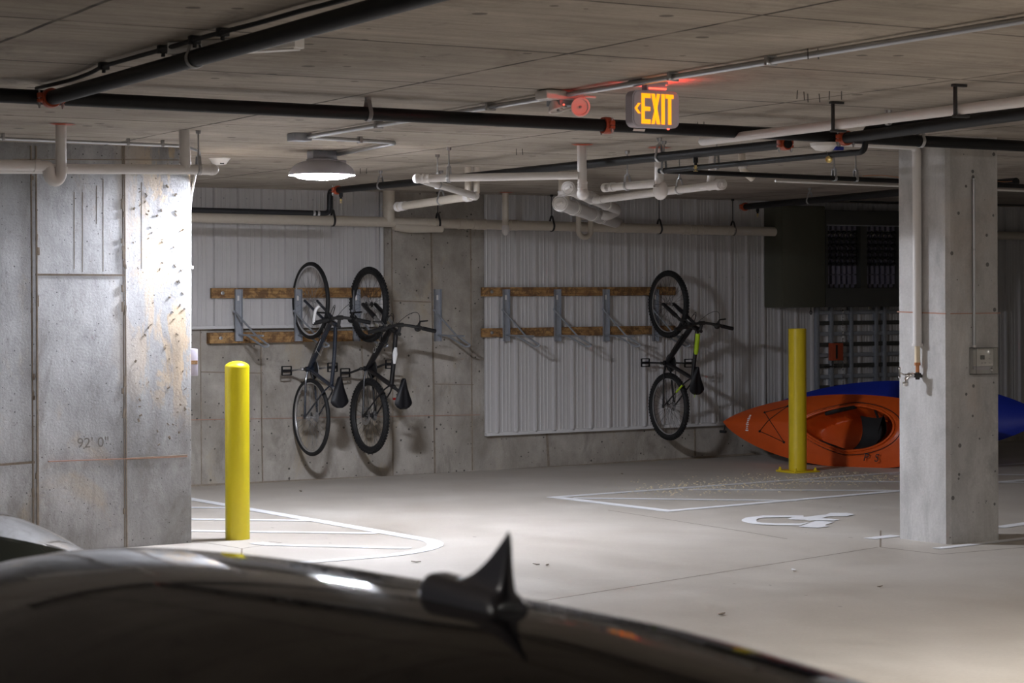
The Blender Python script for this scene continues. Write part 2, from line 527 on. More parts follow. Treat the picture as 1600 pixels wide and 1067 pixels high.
mb = MB(); mb.box((XL, WY, -.4), (XR, WY + .3, CEIL + .02))
mb.mi = 1
def seamB(px0, py0, px1, py1, w=.016, h=.007, mi=1):
    mb.mi = mi
    a = PY(px0, py0, WY); c_ = PY(px1, py1, WY)
    mb.beam(a + V((0, .002, 0)), c_ + V((0, .002, 0)), w, h * 2, up=(0, -1, 0))
seamB(407, 515, 410, 757, .010, .014)
seamB(673, 350, 679, 745, .010, .018)
seamB(313, 515, 315, 760, .008, .006); seamB(612, 350, 614, 750, .012, .005)
seamB(735, 350, 738, 735, .012, .006)
seamB(615, 470, 673, 472, .012, .008); seamB(313, 581, 407, 583, .010, .006); seamB(565, 540, 568, 600, .012, .006)
seamB(296, 656, 750, 648, .005, .010, 2)
seamB(679, 600, 740, 601, .008, .005)
seamB(296, 760, 757, 738, .03, .012)
# curb under the right siding
seamB(854, 678, 857, 728, .02, .010); seamB(1085, 668, 1086, 712, .015, .010)
seamB(757, 737, 1180, 709, .02, .010)
struct('wall_back', mb, [M['back'], M['seam'], M['redline']])
mb = MB(); mb.box((XR, YB, -.4), (XR + .3, WY, CEIL + .02)); struct('wall_right', mb, M['wall'])
mb = MB(); mb.box((XL - .3, YB, -.4), (XL, WY + .3, CEIL + .02)); struct('wall_far_left', mb, M['wall'])
mb = MB(); mb.box((XL, YB - .3, -.4), (XR, YB, CEIL + .02)); struct('wall_front', mb, M['wall'])


# ---- ribbed steel siding
def siding(x0, x1, z0, z1, y, phase, pitch):
    """front face at y, ribs stand out towards the room; phase = X of one major rib's left foot"""
    mbb = MB()
    prof = []
    k = math.floor((x0 - phase) / pitch)
    x = phase + k * pitch
    raw = []
    while x < x1:
        raw += [(x, 0), (x + .010, .026), (x + .030, .026), (x + .042, 0)]
        for q in (.085, .125, .165):
            if q < pitch - .02: raw += [(x + q - .008, 0), (x + q - .003, .0035), (x + q + .003, .0035), (x + q + .008, 0)]
        x += pitch
    raw = [(a, h) for a, h in raw if x0 < a < x1]
    raw = [(x0, 0)] + raw + [(x1, 0)]
    mbb.grid([[V((a, y - h, z0)) for a, h in raw], [V((a, y - h, z1)) for a, h in raw]])
    mbb.grid([[V((a, y + .012, z0)) for a, h in raw], [V((a, y + .012, z1)) for a, h in raw]])
    return mbb
SYL = WY - .05
xl0 = PY(297, 400, SYL).x; xl1 = PY(597, 400, SYL).x
zlb = PY(450, 509, SYL).z
s1 = thing('ribbed_siding', 'white ribbed steel siding on the upper left of the back wall above bare concrete', 'wall siding', (xl0, SYL, zlb), 'ribbed siding sheets')
obj('panel', siding(xl0 - 2, xl1, zlb, CEIL - .001, SYL, PY(372, 420, SYL).x - .012, (PY(372 + 36 * 5.9, 420, SYL).x - PY(372, 420, SYL).x) / 5.9 * 1.0), M['siding'], s1, 20)
t = MB(); t.box((xl0 - 2, SYL - .025, zlb - .02), (xl1, SYL + .02, zlb + .008), .002); obj('bottom_trim', t, M['trim_w'], s1)
t = MB(); t.box((xl1 - .03, SYL - .026, zlb - .02), (xl1 + .004, WY - .002, CEIL - .002), .002); obj('corner_trim', t, M['trim_w'], s1)
for x in [xl0 + .1 + i * .214 for i in range(9)]:
    t = MB(); t.lathe([(.007, 0), (.007, .004), (0, .007)], (x, SYL - .001, CEIL - .09), (0, -1, 0), 8)
    obj('screw_head', t, M['zinc'], s1)
SYR = WY - .035
xr0 = PY(758, 600, SYR).x
zrb = PY(980, 668, SYR).z
s2 = thing('ribbed_siding', 'long white ribbed steel siding on the right of the back wall above a concrete curb', 'wall siding', (xr0, SYR, zrb), 'ribbed siding sheets')
rb0 = PY(976.5, 430, SYR).x; rb1 = PY(1138.5, 430, SYR).x
obj('panel', siding(xr0, XR, zrb, CEIL - .001, SYR, rb0 - .006, (rb1 - rb0) / 6), M['siding'], s2, 20)
t = MB(); t.box((xr0, SYR - .026, zrb - .02), (XR, SYR + .02, zrb + .012), .002); obj('bottom_trim', t, M['trim_w'], s2)
for i in range(16):
    t = MB(); t.lathe([(.007, 0), (.007, .004), (0, .007)], (xr0 + .15 + i * .205, SYR - .001, 1.72), (0, -1, 0), 8)
    obj('screw_head', t, M['zinc'], s2)

# ---- concrete column
CX0, CX1, CY0, CY1 = 8.075, 8.49, 8.86, 9.31
mb = MB(); ch = .022
zb = fz(8.86) - .05
out = [(CX0 + ch, CY0), (CX1 - ch, CY0), (CX1, CY0 + ch), (CX1, CY1 - ch), (CX1 - ch, CY1), (CX0 + ch, CY1), (CX0, CY1 - ch), (CX0, CY0 + ch)]
mb.prism(out, (1, 0, 0), (0, 1, 0), (0, 0, zb), CEIL - zb, (0, 0, 1))
mb.mi = 1
a0 = PX(1402, 487, CX0); a1 = PX(1478, 490, CX0)
mb.beam(a0, a1, .008, .004, up=(-1, 0, 0)); mb.beam((CX0 + .02, CY0, a1.z), (CX1, CY0, a1.z), .006, .004, up=(0, -1, 0))
o = obj('concrete_column', mb, [M['column'], M['redline']]); tag(o, 'square bare concrete column with chamfered corners standing on the garage floor', 'column')

# ---- floor paint
def stroke(mbb, pts, w, lift=.003, closed=False):
    pts = [V((p[0], p[1])) for p in pts]
    L = []; R_ = []
    k = len(pts)
    for i in range(k):
        if closed: d0 = (pts[i] - pts[i - 1]).normalized(); d1 = (pts[(i + 1) % k] - pts[i]).normalized()
        else:
            d0 = (pts[i] - pts[i - 1]).normalized() if i else (pts[1] - pts[0]).normalized()
            d1 = (pts[i + 1] - pts[i]).normalized() if i < k - 1 else d0
        t_ = (d0 + d1).normalized(); n_ = V((-t_.y, t_.x)); s_ = 1 / max(.5, n_.dot(V((-d0.y, d0.x))))
        a = pts[i] + n_ * w / 2 * s_; c_ = pts[i] - n_ * w / 2 * s_
        L.append(V((a.x, a.y, fz(a.y) + lift))); R_.append(V((c_.x, c_.y, fz(c_.y) + lift)))
    if closed: L.append(L[0]); R_.append(R_[0])
    mbb.grid([L, R_]); mbb.grid([[p - V((0, 0, lift * .9)) for p in L], [p - V((0, 0, lift * .9)) for p in R_]])


def FP(*q): p = PF(*q); return (p.x, p.y)


mb = MB()
iso = [(5.78, 16.0), (5.78, 12.0)] + [(5.02 + .76 * math.cos(a), 11.15 + .74 * math.sin(a)) for a in [pi / 2 * (i / 9) * -1 + .1 for i in range(10)]] + [(4.2, 10.42), (1.5, 10.42)]
stroke(mb, iso, .10)
for a, c_ in (((240, 793), (358, 793.5)), ((220, 810.5), (487, 813.8)), ((200, 828.5), (590, 833.5)), ((425, 851.5), (640, 857))):
    stroke(mb, [FP(*a), FP(*c_)], .085, .0034)
stroke(mb, [FP(400, 848.5), FP(427, 852)], .10, .0038)
o = obj('hatched_island_marking', mb, M['whitepaint']); tag(o, 'white painted hatched island with rounded corner on the floor beside the left bollard', 'floor marking')
mb = MB()
p_a = FP(866, 777); p_b = FP(1045, 798.5)
d1 = (V(FP(1400, 767.5)) - V(p_b)); d2 = V(FP(1400, 738.5)) - V(p_a)
stroke(mb, [tuple(V(p_a) + d2 * 1.9), p_a, p_b, tuple(V(p_b) + d1 * 2.3)], .10)
for a, c_ in (((895, 778.5), (1245, 782.5)), ((1075, 765), (1430, 767)), ((1250, 752), (1600, 754)), ((1390, 741), (1640, 742))):
    stroke(mb, [FP(*a), FP(*c_)], .085, .0034)
o = obj('access_aisle_marking', mb, M['whitepaint']); tag(o, 'thin white painted hatched aisle outline running behind the concrete column', 'floor marking')
mb = MB()
def fpoly(pp, lift=.0042):
    P = [PF(*q) for q in pp]
    A = [mb.bm.verts.new(V((p.x, p.y, fz(p.y) + lift))) for p in P]; mb._f(A)
k = 1600 / 220
def sy(pts): return [(1140 + x / k, 780 + y / k) for x, y in pts]
fpoly(sy([(380, 190), (840, 190), (840, 207), (380, 215)]))
fpoly(sy([(380, 190), (380, 215), (330, 222), (300, 240), (310, 262), (210, 277), (140, 255), (135, 240), (180, 215)]))
fpoly(sy([(310, 262), (360, 272), (330, 292), (210, 277)]))
fpoly(sy([(360, 272), (520, 280), (790, 280), (905, 268), (800, 303), (520, 300), (330, 292)]))
fpoly(sy([(660, 225), (720, 208), (830, 207), (985, 245), (905, 252), (850, 238), (690, 236)]))
fpoly(sy([(830, 207), (870, 205), (1090, 180), (1150, 160), (1330, 160), (1425, 178), (1330, 198), (1150, 198), (1050, 218), (1250, 238), (1180, 250), (985, 245)]))
fpoly(sy([(985, 250), (1190, 262), (1080, 300), (1130, 315), (1000, 330), (780, 318)]))
o = obj('wheelchair_symbol', mb, M['whitepaint']); tag(o, 'white wheelchair symbol painted on the floor left of the column', 'floor marking')
mb = MB()
stroke(mb, [FP(1358, 842), FP(1401, 837)], .10)
o = obj('stall_line_marking', mb, M['whitepaint']); tag(o, 'white stall line painted on the floor reaching the left edge of the column base', 'floor marking')
mb = MB()
stroke(mb, [FP(1463, 857.5), FP(1620, 839)], .075)
o = obj('stall_line_marking', mb, M['whitepaint']); tag(o, 'white stall line painted on the floor along the front corner of the column base', 'floor marking')
mb = MB()
stroke(mb, [FP(1372, 855), FP(858, 937), FP(700, 962)], .007, .001)
stroke(mb, [FP(1376, 829), FP(1375.5, 855)], .010, .0012)
stroke(mb, [FP(1376, 855), FP(1470, 866), FP(1640, 852)], .006, .0011)
stroke(mb, [FP(296, 846), FP(335, 850), FP(378, 857), FP(440, 848), FP(420, 846)], .008, .001); stroke(mb, [FP(378, 857), FP(377, 872)], .010, .0011)
stroke(mb, [FP(950, 797), FP(1160, 830), FP(1230, 842)], .006, .001)
o = obj('trim_1', mb, M['seam']); o['kind'] = 'structure'

mb = MB(); stroke(mb, [FP(1560, 824.3), FP(1625, 815)], .10)
o = obj('stall_line_marking', mb, M['whitepaint']); tag(o, 'white stall line painted on the floor behind the right side of the column base', 'floor marking')
# sand grit swept over the aisle
rg = random.Random(3); mb = MB()
for i in range(750):
    t_ = rg.random(); px = 1000 + 420 * t_ + rg.gauss(0, 30); py = 766 - 26 * t_ + rg.gauss(0, 7.0)
    p = PF(px, py)
    if p.y > 15.9 or (p.x > 11.6 and p.y > 13.3): continue
    s_ = rg.uniform(.0025, .0055)
    c_ = V((p.x, p.y, fz(p.y) + s_ * .35))
    mb.obox(c_, (s_, 0, 0), (0, s_, 0), (0, 0, s_ * .6))
o = obj('sand_grit', mb, M['grit']); o['kind'] = 'stuff'; tag(o, 'pale sandy grit scattered over the painted aisle in front of the right bollard', 'grit')

# small dry leaves / chips lying about
for i, (px, py) in enumerate(((650, 879), (1012, 720), (972, 741), (1128, 961), (838, 883), (1375, 918), (1240, 892), (470, 768), (855, 884))):
    p = PF(px, py); mb = MB(); a = rg.uniform(0, pi); L = rg.uniform(.018, .03)
    u = V((math.cos(a), math.sin(a), 0)); w = V((-u.y, u.x, 0))
    if math.hypot(p.x - 11.2, p.y - 14.2) < .3: continue
    z = V((0, 0, fz(p.y) + .002))
    c_ = V((p.x, p.y, 0)) + z
    P = []
    for r_ in range(7):
        t_ = r_ / 6; ww = .45 * L * math.sin(pi * (.04 + .92 * t_)) 
        P.append([c_ + u * L * (2 * t_ - 1) + w * ww * s_ + V((0, 0, .004 * (abs(s_) + abs(2 * t_ - 1)))) for s_ in (-1, 0, 1)])
    mb.grid(P)
    o = obj('dry_leaf', mb, M['seam'] if i != 6 else M['whitepaint'])
    where = ['on the floor beyond the car roof antenna', 'near the foot of the curb left of the right bollard', 'on the floor in front of the curb, further from it', 'on the floor right of the car roof', 'on the pale floor right of the antenna', 'on the floor in front of the column', '', 'on the floor near the back wall below the left bike', 'on the floor close beside the antenna fin tip'][i]
    tag(o, ('small dark curled dry leaf ' + where) if i != 6 else 'small white paper chip lying on the open floor left of the column', 'leaf' if i != 6 else 'chip', 'dry leaves on the floor' if i != 6 else None)

# ---- bollards
p = PF(375, 843); bx, by = p.x, p.y + .04; zb = fz(by); r_ = .0785
b1 = thing('bollard', 'yellow domed bollard with smooth plastic sleeve beside the left wall end', 'bollard', (bx, by, zb))
zt = PY(375, 572, by).z; 
t = MB(); t.lathe([(r_, 0), (r_, zt - zb), ], (bx, by, zb - .005), n=40); obj('sleeve', t, M['yellow_l'], b1)
t = MB(); t.lathe([(r_ * 1.01, 0), (r_ * 1.0, .006), (r_ * .9, .018), (r_ * .6, .032), (r_ * .3, .038), (0, .040)], (bx, by, zt - .006), n=40); obj('dome_cap', t, M['yellow_l'], b1)
p = PF(1253, 738); bx, by = p.x, p.y + .06; zb = fz(by)
b2 = thing('bollard', 'yellow flat topped steel bollard on a bolted base plate in front of the kayaks', 'bollard', (bx, by, zb))
zt = PY(1253, 516, by).z; r_ = .081
t = MB(); t.lathe([(r_, .0), (r_, zt - zb), (r_ - .004, zt - zb + .004), (r_ - .012, zt - zb + .004), (r_ - .012, zt - zb - .05), (0, zt - zb - .05)], (bx, by, zb + .012), n=40); obj('post', t, M['yellow'], b2)
t = MB(); t.obox((bx, by, zb + .009), (.14, 0, 0), (0, .14, 0), (0, 0, .009), .003); obj('base_plate', t, M['yellow'], b2)
for sx, sy_ in ((-1, -1), (1, -1), (-1, 1), (1, 1)):
    t = MB(); t.lathe([(.016, 0), (.016, .012), (.009, .012), (.009, .028), (0, .030)], (bx + sx * .112, by + sy_ * .112, zb + .017), n=10); obj('anchor_bolt', t, M['yellow'], b2)

# "92' 0"" chalked on the pier
a = PY(120, 700, PYF - .0015)
ax_ = V((1, 0, 0)); w92 = (PY(152, 700, PYF) - a).length
t = MB(); t.text("92' 0\"", a + V((0, -.001, 0)), (1, 0, 0), (0, 0, 1), .088, 0); t.tube([a + V((-.01, -.0005, -.03)), a + V((.26, -.0005, -.032))], .0006, 4) if False else None
o = obj('chalk_writing', t, M['chalk']); tag(o, 'faint handwritten level mark on the concrete wall above the red chalk line', 'writing')
# ================================================================ PIPES ON THE CEILING
def pipe_part(root, name, pts, r, mat, n=20, fil=0):
    t = MB(); t.tube(fillet(pts, fil) if fil else pts, r, n); return obj(name, t, mat, root)


def collar(root, name, c, ax, r, L, mat, lip=True):
    t = MB(); c = V(c); ax = V(ax).normalized()
    t.lathe([(r, -L / 2), (r * 1.12, -L / 2), (r * 1.12, -L / 2 + .012), (r * 1.06, -L / 2 + .014), (r * 1.06, L / 2 - .014), (r * 1.12, L / 2 - .012), (r * 1.12, L / 2), (r, L / 2)] if lip else [(r, -L / 2), (r * 1.1, -L / 2), (r * 1.1, L / 2), (r, L / 2)], c, ax, 20, False)
    return obj(name, t, mat, root)


def hanger(root, c, ax, r, ztop=CEIL, mat=None, name='hanger'):
    """swivel ring hanger: rod from the slab, clevis, loop round the pipe"""
    c = V(c); ax = V(ax).normalized(); side = ax.cross(UP).normalized()
    t = MB()
    top = c + UP * (r + .045)
    if top.z > ztop - .012: top.z = ztop - .012
    loop = [c + side * math.cos(a) * (r + .003) + UP * math.sin(a) * (r + .003) for a in [pi * (-1.20 + 1.4 * i / 16) for i in range(17)]]
    loop = [top + side * -.012] + loop[::1] + [top + side * .012]
    for q in (-.008, -.003, .003, .008): t.tube([p + ax * q for p in loop], .0028, 6)
    t.tube([top - UP * .004, V((c.x, c.y, ztop - .02))], .0048, 8)
    t.lathe([(.011, 0), (.011, .016), (0, .018)], (top.x, top.y, top.z - .008), (0, 0, 1), 8)
    t.lathe([(.013, 0), (.016, .012), (.016, .02)], (c.x, c.y, ztop - .0205), (0, 0, 1), 8)
    return obj(name, t, mat or M['zinc'], root)


def coupling(root, c, ax, r, mat=None):
    """grooved pipe coupling: split ring with two bolt ears"""
    t = MB(); c = V(c); ax = V(ax).normalized(); s_ = ax.cross(UP).normalized()
    t.lathe([(r * .98, -.022), (r * 1.28, -.024), (r * 1.36, -.012), (r * 1.36, .012), (r * 1.28, .024), (r * .98, .022)], c, ax, 24, False)
    for k in (-1, 1):
        t.obox(c + s_ * k * r * 1.55 + UP * .010, s_ * r * .32, ax * .014, UP * .011, .003)
        t.obox(c + s_ * k * r * 1.55 - UP * .012, s_ * r * .32, ax * .014, UP * .008, .003)
    o_ = obj('coupling', t, mat or M['orange_c'], root)
    for k in (-1, 1):
        t = MB(); q = c + s_ * k * r * 1.62
        t.tube([q - UP * .045, q - UP * .034, q - UP * .034, q - UP * .026, q - UP * .026, q + UP * .035], [.0045, .0045, .009, .009, .0045, .0045], 8)
        obj('coupling_bolt', t, M['zinc'], o_)
    return o_
X_, Y_ = V((1, 0, 0)), V((0, 1, 0))
# A sprinkler main across the frame
yA = 8.36; zA = 2.432; rA = .0315
a0 = V((PY(-260, 135, yA).x, yA, zA)); a1 = V((PY(1900, 245, yA).x, yA, zA))
a0.z = PY(-0, 148, yA).z; a1.z = PY(1600, 230, yA).z
A_ = thing('sprinkler_main', 'long black sprinkler main crossing the whole ceiling from left edge to right edge', 'pipe', (a0.x, yA, zA))
pipe_part(A_, 'pipe', [a0, a1], rA, M['black'], 24)
def onA(px): return V((PY(px, 190, yA).x, yA, a0.z + (a1.z - a0.z) * (PY(px, 190, yA).x - a0.x) / (a1.x - a0.x)))
hanger(A_, onA(575), X_, rA); hanger(A_, onA(1438), X_, rA)
coupling(A_, onA(948), X_, rA)
t = MB(); q = onA(994); t.grid([[q + V((dx, -rA * math.sin(a) * 1.01, -rA * math.cos(a) * 1.01)) for a in (.75, .9, 1.05, 1.2)] for dx in (-.035, .035)]); obj('label_sticker', t, M['white'], A_)
# B branch towards the camera
b0 = PZ(98, 148, zA); b0 = V((b0.x, yA - .02, zA)); b1_ = V((b0.x + .03, 2.5, zA))
B_ = thing('sprinkler_branch', 'thick black sprinkler branch pipe rising from the main to the top left frame edge', 'pipe', tuple(b0))
pipe_part(B_, 'pipe', [b0, b1_], .031, M['black'], 24)
coupling(B_, b0 - Y_ * .055, Y_, .031)
hanger(B_, b0 + (b1_ - b0) * ((b0.y - PZ(322, 92, zA).y) / (b0.y - 2.5)), Y_, .031)
# C black flexible conduit clipped to the slab
cp = [(57, 137), (112, 124), (140, 114), (162, 102), (255, 76), (304, 61), (348, 49), (400, 36), (470, 16), (540, -2), (700, -48)]
C_ = thing('black_cable', 'thin black cable clipped along the ceiling above the thick branch pipe', 'cable', tuple(PZ(255, 76, CEIL - .02)))
pipe_part(C_, 'cable', fillet([PZ(x, y + 1, CEIL - .018) for x, y in cp], .1), .0085, M['blk'], 10)
for x, y in ((162, 102), (255, 76), (304, 61), (348, 49)):
    q = PZ(x, y, CEIL - .012); t = MB(); t.box(q - V((.02, .016, .018)), V((q.x + .02, q.y + .016, CEIL - .0005)), .003); t.box(q + V((-.006, -.006, -.03)), q + V((.006, .006, -.01)), .001)
    obj('clip', t, M['blk'], C_)
# unlit slim strip fixture beside it
L0 = PZ(262, 81, CEIL - .035); L1 = PZ(462, 69, CEIL - .035)
dL = (L1 - L0); dL.z = 0; sd = V((-dL.y, dL.x, 0)).normalized()
LF = thing('strip_light', 'slim white unlit strip fixture on the ceiling behind the black branch pipe', 'light fixture', tuple(L0))
t = MB(); t.obox((L0 + L1) / 2 + sd * .03 + V((0, 0, .012)), dL / 2, sd * .034, (0, 0, .022), .004); obj('housing', t, M['white'], LF)
t = MB(); t.obox((L0 + L1) / 2 + sd * .03 + V((0, 0, -.012)), dL / 2 * .96, sd * .024, (0, 0, .005), .003); obj('diffuser', t, M['pvc'], LF)
t = MB()
for k in range(3): t.tube([L0 + dL * (.15 + .02 * k) + sd * .05 + V((0, 0, .02)), L0 + dL * .22 + sd * (.06 + .02 * k) - V((0, 0, .01)), L0 + dL * .3 + sd * .05 + V((0, 0, .02))], .003, 6)
obj('lead_wire', t, M['copper'], LF)

# D white drain on the left with P-trap
yD = 10.55
d0 = PY(-120, 262, yD); d1_ = PY(333, 265, yD); zD = PY(200, 264, yD).z
D_ = thing('drain_pipe', 'long white drain pipe running in front of the left concrete wall to a capped end', 'pipe', (d0.x, yD, zD))
rD = .0275
e0 = V((d0.x, yD, PY(0, 266, yD).z)); e1 = V((d1_.x, yD, PY(333, 265, yD).z))
pipe_part(D_, 'pipe', [e0, e1], rD, M['pvc'])
t = MB(); t.lathe([(rD * 1.12, -.09), (rD * 1.18, -.088), (rD * 1.18, -.07), (rD * 1.12, -.068), (rD * 1.12, -.02), (rD * 1.18, -.018), (rD * 1.18, -.0), (rD * 1.0, .016), (rD * .6, .028), (0, .032)], e1, X_, 20); obj('end_cap', t, M['pvc'], D_)
q = V((PY(310, 264, yD).x, yD, e1.z)); hanger(D_, q, X_, rD)
q = V((PY(290, 264, yD).x, yD, e1.z)); pipe_part(D_, 'riser', [q, V((q.x, yD + .02, CEIL))], .030, M['pvc'], fil=0); collar(D_, 'socket', (q.x, yD + .01, PY(290, 249, yD).z), UP, .031, .05, M['pvc'])
yT = 10.455; xT = 3.246; rT = .029
T_ = thing('drain_trap', 'white trap drain dropping from the ceiling in front of the left wall pipe', 'pipe', (xT, yT, CEIL))
zt0 = PY(95, 266, yT).z
pipe_part(T_, 'drop_pipe', [V((xT, yT, CEIL)), V((xT, yT, zt0))], rT, M['pvc'])
xl = PY(68, 270, yT).x
bend = [V((xT, yT, zt0 + .01))] + [V((xT + (xl + .028 - xT) * (1 - math.cos(a)) / 2, yT, zt0 - .005 - math.sin(a) * .052)) for a in [pi * i / 12 for i in range(13)]] + [V((xl + .028, yT, zt0 + .01))]
pipe_part(T_, 'trap_bend', bend, rT * 1.12, M['pvc'])
zH = PY(20, 258, yT).z
pipe_part(T_, 'outlet', fillet([V((xl + .028, yT, zt0)), V((xl + .028, yT, zH)), V((PY(-150, 258, yT).x, yT, zH))], .06, 8), rT * .98, M['pvc'])
collar(T_, 'socket', (PY(58, 258, yT).x, yT, zH), X_, rT, .035, M['pvc'], False)
collar(T_, 'socket', (xT, yT, zt0 + .008), UP, rT * 1.08, .02, M['pvc'], False)
def firestop(px, py, x, y, lab, r=.055):
    t = MB(); rg = random.Random(int(px)); prof = []
    for j in range(20):
        a = 2 * pi * j / 20; rr = r * (1 + rg.uniform(-.18, .45)); prof.append(V((x + math.cos(a) * rr * 1.2, y + math.sin(a) * rr, CEIL - .003)))
    inner = [V((x + math.cos(2 * pi * j / 20) * .03, y + math.sin(2 * pi * j / 20) * .03, CEIL - .010)) for j in range(20)]
    t.grid([prof, inner], closeu=True)
    o_ = obj('firestop_sealant', t, M['orange_c']); tag(o_, lab, 'sealant', 'red firestop rings')
firestop(95, 193, xT, yT, 'red firestop sealant smeared round the left drain drop')

# E conduit along the pier top
E_ = thing('conduit', 'thin galvanised conduit along the top of the left wall, bending down at its end', 'conduit', tuple(PY(100, 220, PYF - .10)))
yE = PYF - .25
def pe(x, y, yy=yE): return PY(x, y, yy)
zE = CEIL - .03
ep = [V((pe(-100, 215).x, yE, zE)), V((pe(296, 228).x, yE, zE))]
ep = [PZ(-60, 214, zE), PZ(288, 228, zE), PY(311, 236, yE), PY(312, 253, yE)]
pipe_part(E_, 'tube', fillet(ep, .12, 8), .0098, M['emt'], 10)
for x in (5, 200, 254):
    q = PZ(x, 214 + (x + 60) / 348 * 14, zE); t = MB(); t.box(q - V((.008, .014, .012)), V((q.x + .008, q.y + .014, CEIL - .0005)), .002); obj('strap', t, M['zinc'], E_)

# conduit down the pier edge, box behind it
xe = PXE + .016
pc = [PY(308, 262, PYF - .05), PY(302, 290, PYF + .02), PY(297, 318, PYF + .05), PY(297, 543, PYF + .05)]
W_ = thing('conduit', 'white conduit down the lit end edge of the left wall to a small box', 'conduit', tuple(pc[-1]))
pipe_part(W_, 'tube', fillet(pc, .1, 6), .0075, M['white'], 10)
q = PY(297, 418, PYF + .05); t = MB(); t.box(q - V((.012, .02, .010)), q + V((.016, .02, .010)), .002); obj('strap', t, M['white'], W_)
q = PY(298, 565, PYF + .05)
t = MB(); t.box((PXE, PYF + .01, PY(298, 587, PYF + .05).z), (PXE + .05, PYF + .13, PY(298, 545, PYF + .05).z), .004)
jb = obj('switch_box', t, M['gplastic']); tag(jb, 'small grey box with an orange band on the end of the left wall', 'electrical box')
t = MB(); t.box((PXE + .004, PYF + .0085, PY(298, 569, PYF + .05).z), (PXE + .046, PYF + .0105, PY(298, 563, PYF + .05).z)); obj('warning_band', t, M['wood'], jb)

# F galvanised conduit run
zF = CEIL - .022
F_ = thing('conduit', 'long galvanised conduit running diagonally over the ceiling past the exit sign', 'conduit', tuple(PZ(866, 150, zF)))
xF = 4.69
f0 = PZ(478, 214, zF); 
fp = [V((4.68, f0.y - .03, zF)), V((4.70, 2.6, zF))]
pipe_part(F_, 'tube', fp, .0125, M['emt'], 12)
for px in (580, 755, 1193, 1040):
    y = PZ(px, 212 - (px - 480) * .164, zF).y; t = MB(); t.box((xF - .026, y - .008, zF - .016), (xF + .026, y + .008, CEIL - .0005), .002); obj('strap', t, M['zinc'], F_)
G_ = thing('conduit', 'short galvanised conduit bending back from the junction box to the round lamp', 'conduit', tuple(f0))
lx, ly = 5.37, 11.75
gp = [V((4.72, f0.y + .02, zF)), V((PZ(618, 222, zF).x, PZ(612, 222, zF).y, zF)), V((5.46, ly - .05, zF))]
gp[1] = PZ(622, 223, zF)
pipe_part(G_, 'tube', fillet(gp, .10, 8), .0125, M['emt'], 12)
t = MB(); q = gp[0].lerp(gp[1], .55); t.box((q.x - .008, q.y - .026, zF - .016), (q.x + .008, q.y + .026, CEIL - .0005), .002); obj('strap', t, M['zinc'], G_)
def jbox(c, hx, hy, h, lab):
    t = MB(); t.box((c[0] - hx, c[1] - hy, CEIL - h), (c[0] + hx, c[1] + hy, CEIL - .0005), .004); o_ = obj('box', t, M['galv'])
    o_.name = 'junction_box'; return tag(o_, lab, 'electrical box')
jbox((4.65, f0.y + .03, 0), .055, .055, .045, 'square galvanised junction box on the ceiling where two conduits meet')
jbox((4.70, PZ(884, 150, zF).y, 0), .05, .06, .07, 'galvanised junction box above the twin head emergency light')

# ---- round lamp
def lamp(x, y, lab, main=True):
    R0 = thing('garage_lamp', lab, 'lamp', (x, y, CEIL), 'round garage ceiling lamps')
    t = MB(); t.box((x - .085, y - .05, CEIL - .055), (x + .085, y + .05, CEIL - .0005), .005); obj('mounting_box', t, M['galv'], R0)
    z0 = CEIL - .055
    t = MB(); t.lathe([(0, 0), (.10, 0), (.105, -.006), (.105, -.012), (.135, -.018), (.165, -.030), (.188, -.048), (.202, -.066), (.216, -.088), (.219, -.102), (.215, -.104), (.190, -.086), (.17, -.078), (0, -.076)], (x, y, z0), UP, 48); obj('shade', t, M['lamp_shade'], R0)
    t = MB(); t.lathe([(.178, -.080), (.174, -.106)], (x, y, z0), UP, 48, False)
    t.mi = 1; t.lathe([(.174, -.106), (.160, -.118), (.12, -.127), (.05, -.132), (0, -.133)], (x, y, z0), UP, 48, False)
    obj('lens', t, [M['lamp_on'], M['lamp_c']] if main else [M['lamp_on2'], M['lamp_c2']], R0)
    t = MB(); t.box((x + .10, y - .05, z0 - .026), (x + .15, y - .01, z0 - .004), .003); obj('sensor', t, M['gplastic'], R0)
    return R0
lamp(lx, ly, 'round bright ceiling lamp hanging at the end of the left wall')
# H sprinkler line towards the back
zHh = 2.405; xH = 6.66; rH = .026
h0 = V((6.655, 14.3, PY(518, 297, 14.3).z)); h1 = V((6.70, 8.60, PY(1272, 226, 8.6).z))
H_ = thing('sprinkler_pipe', 'black sprinkler pipe running back over the ceiling to a drop by the round lamp', 'pipe', tuple(h0))
pipe_part(H_, 'pipe', [h0, h1], rH, M['black'])
coupling(H_, h0 - Y_ * .03, Y_, rH); coupling(H_, h1 + Y_ * .03, Y_, rH)
def onH(px):
    a = ray(px, 250); x = 6.68; t_ = x / a.x; y = a.y * t_; k = (y - h0.y) / (h1.y - h0.y); return h0 + (h1 - h0) * k
hanger(H_, onH(1028), Y_, rH); hanger(H_, onH(598), Y_, rH)
zdr = PY(519, 333, 14.35).z
dx_ = PY(519, 320, 14.35).x
hp = [V((h0.x, 14.3, h0.z)), V((h0.x, 14.42, h0.z)), V((h0.x, 14.42, zdr)), V((PY(200, 331, 14.42).x, 14.42, zdr + .012))]
pipe_part(H_, 'drop_pipe', fillet(hp, .05, 6), .021, M['black'])
for px in (490, 497): collar(H_, 'union_nut', (PY(px, 333, 14.42).x, 14.42, zdr), X_, .021, .018, M['zinc'], False)
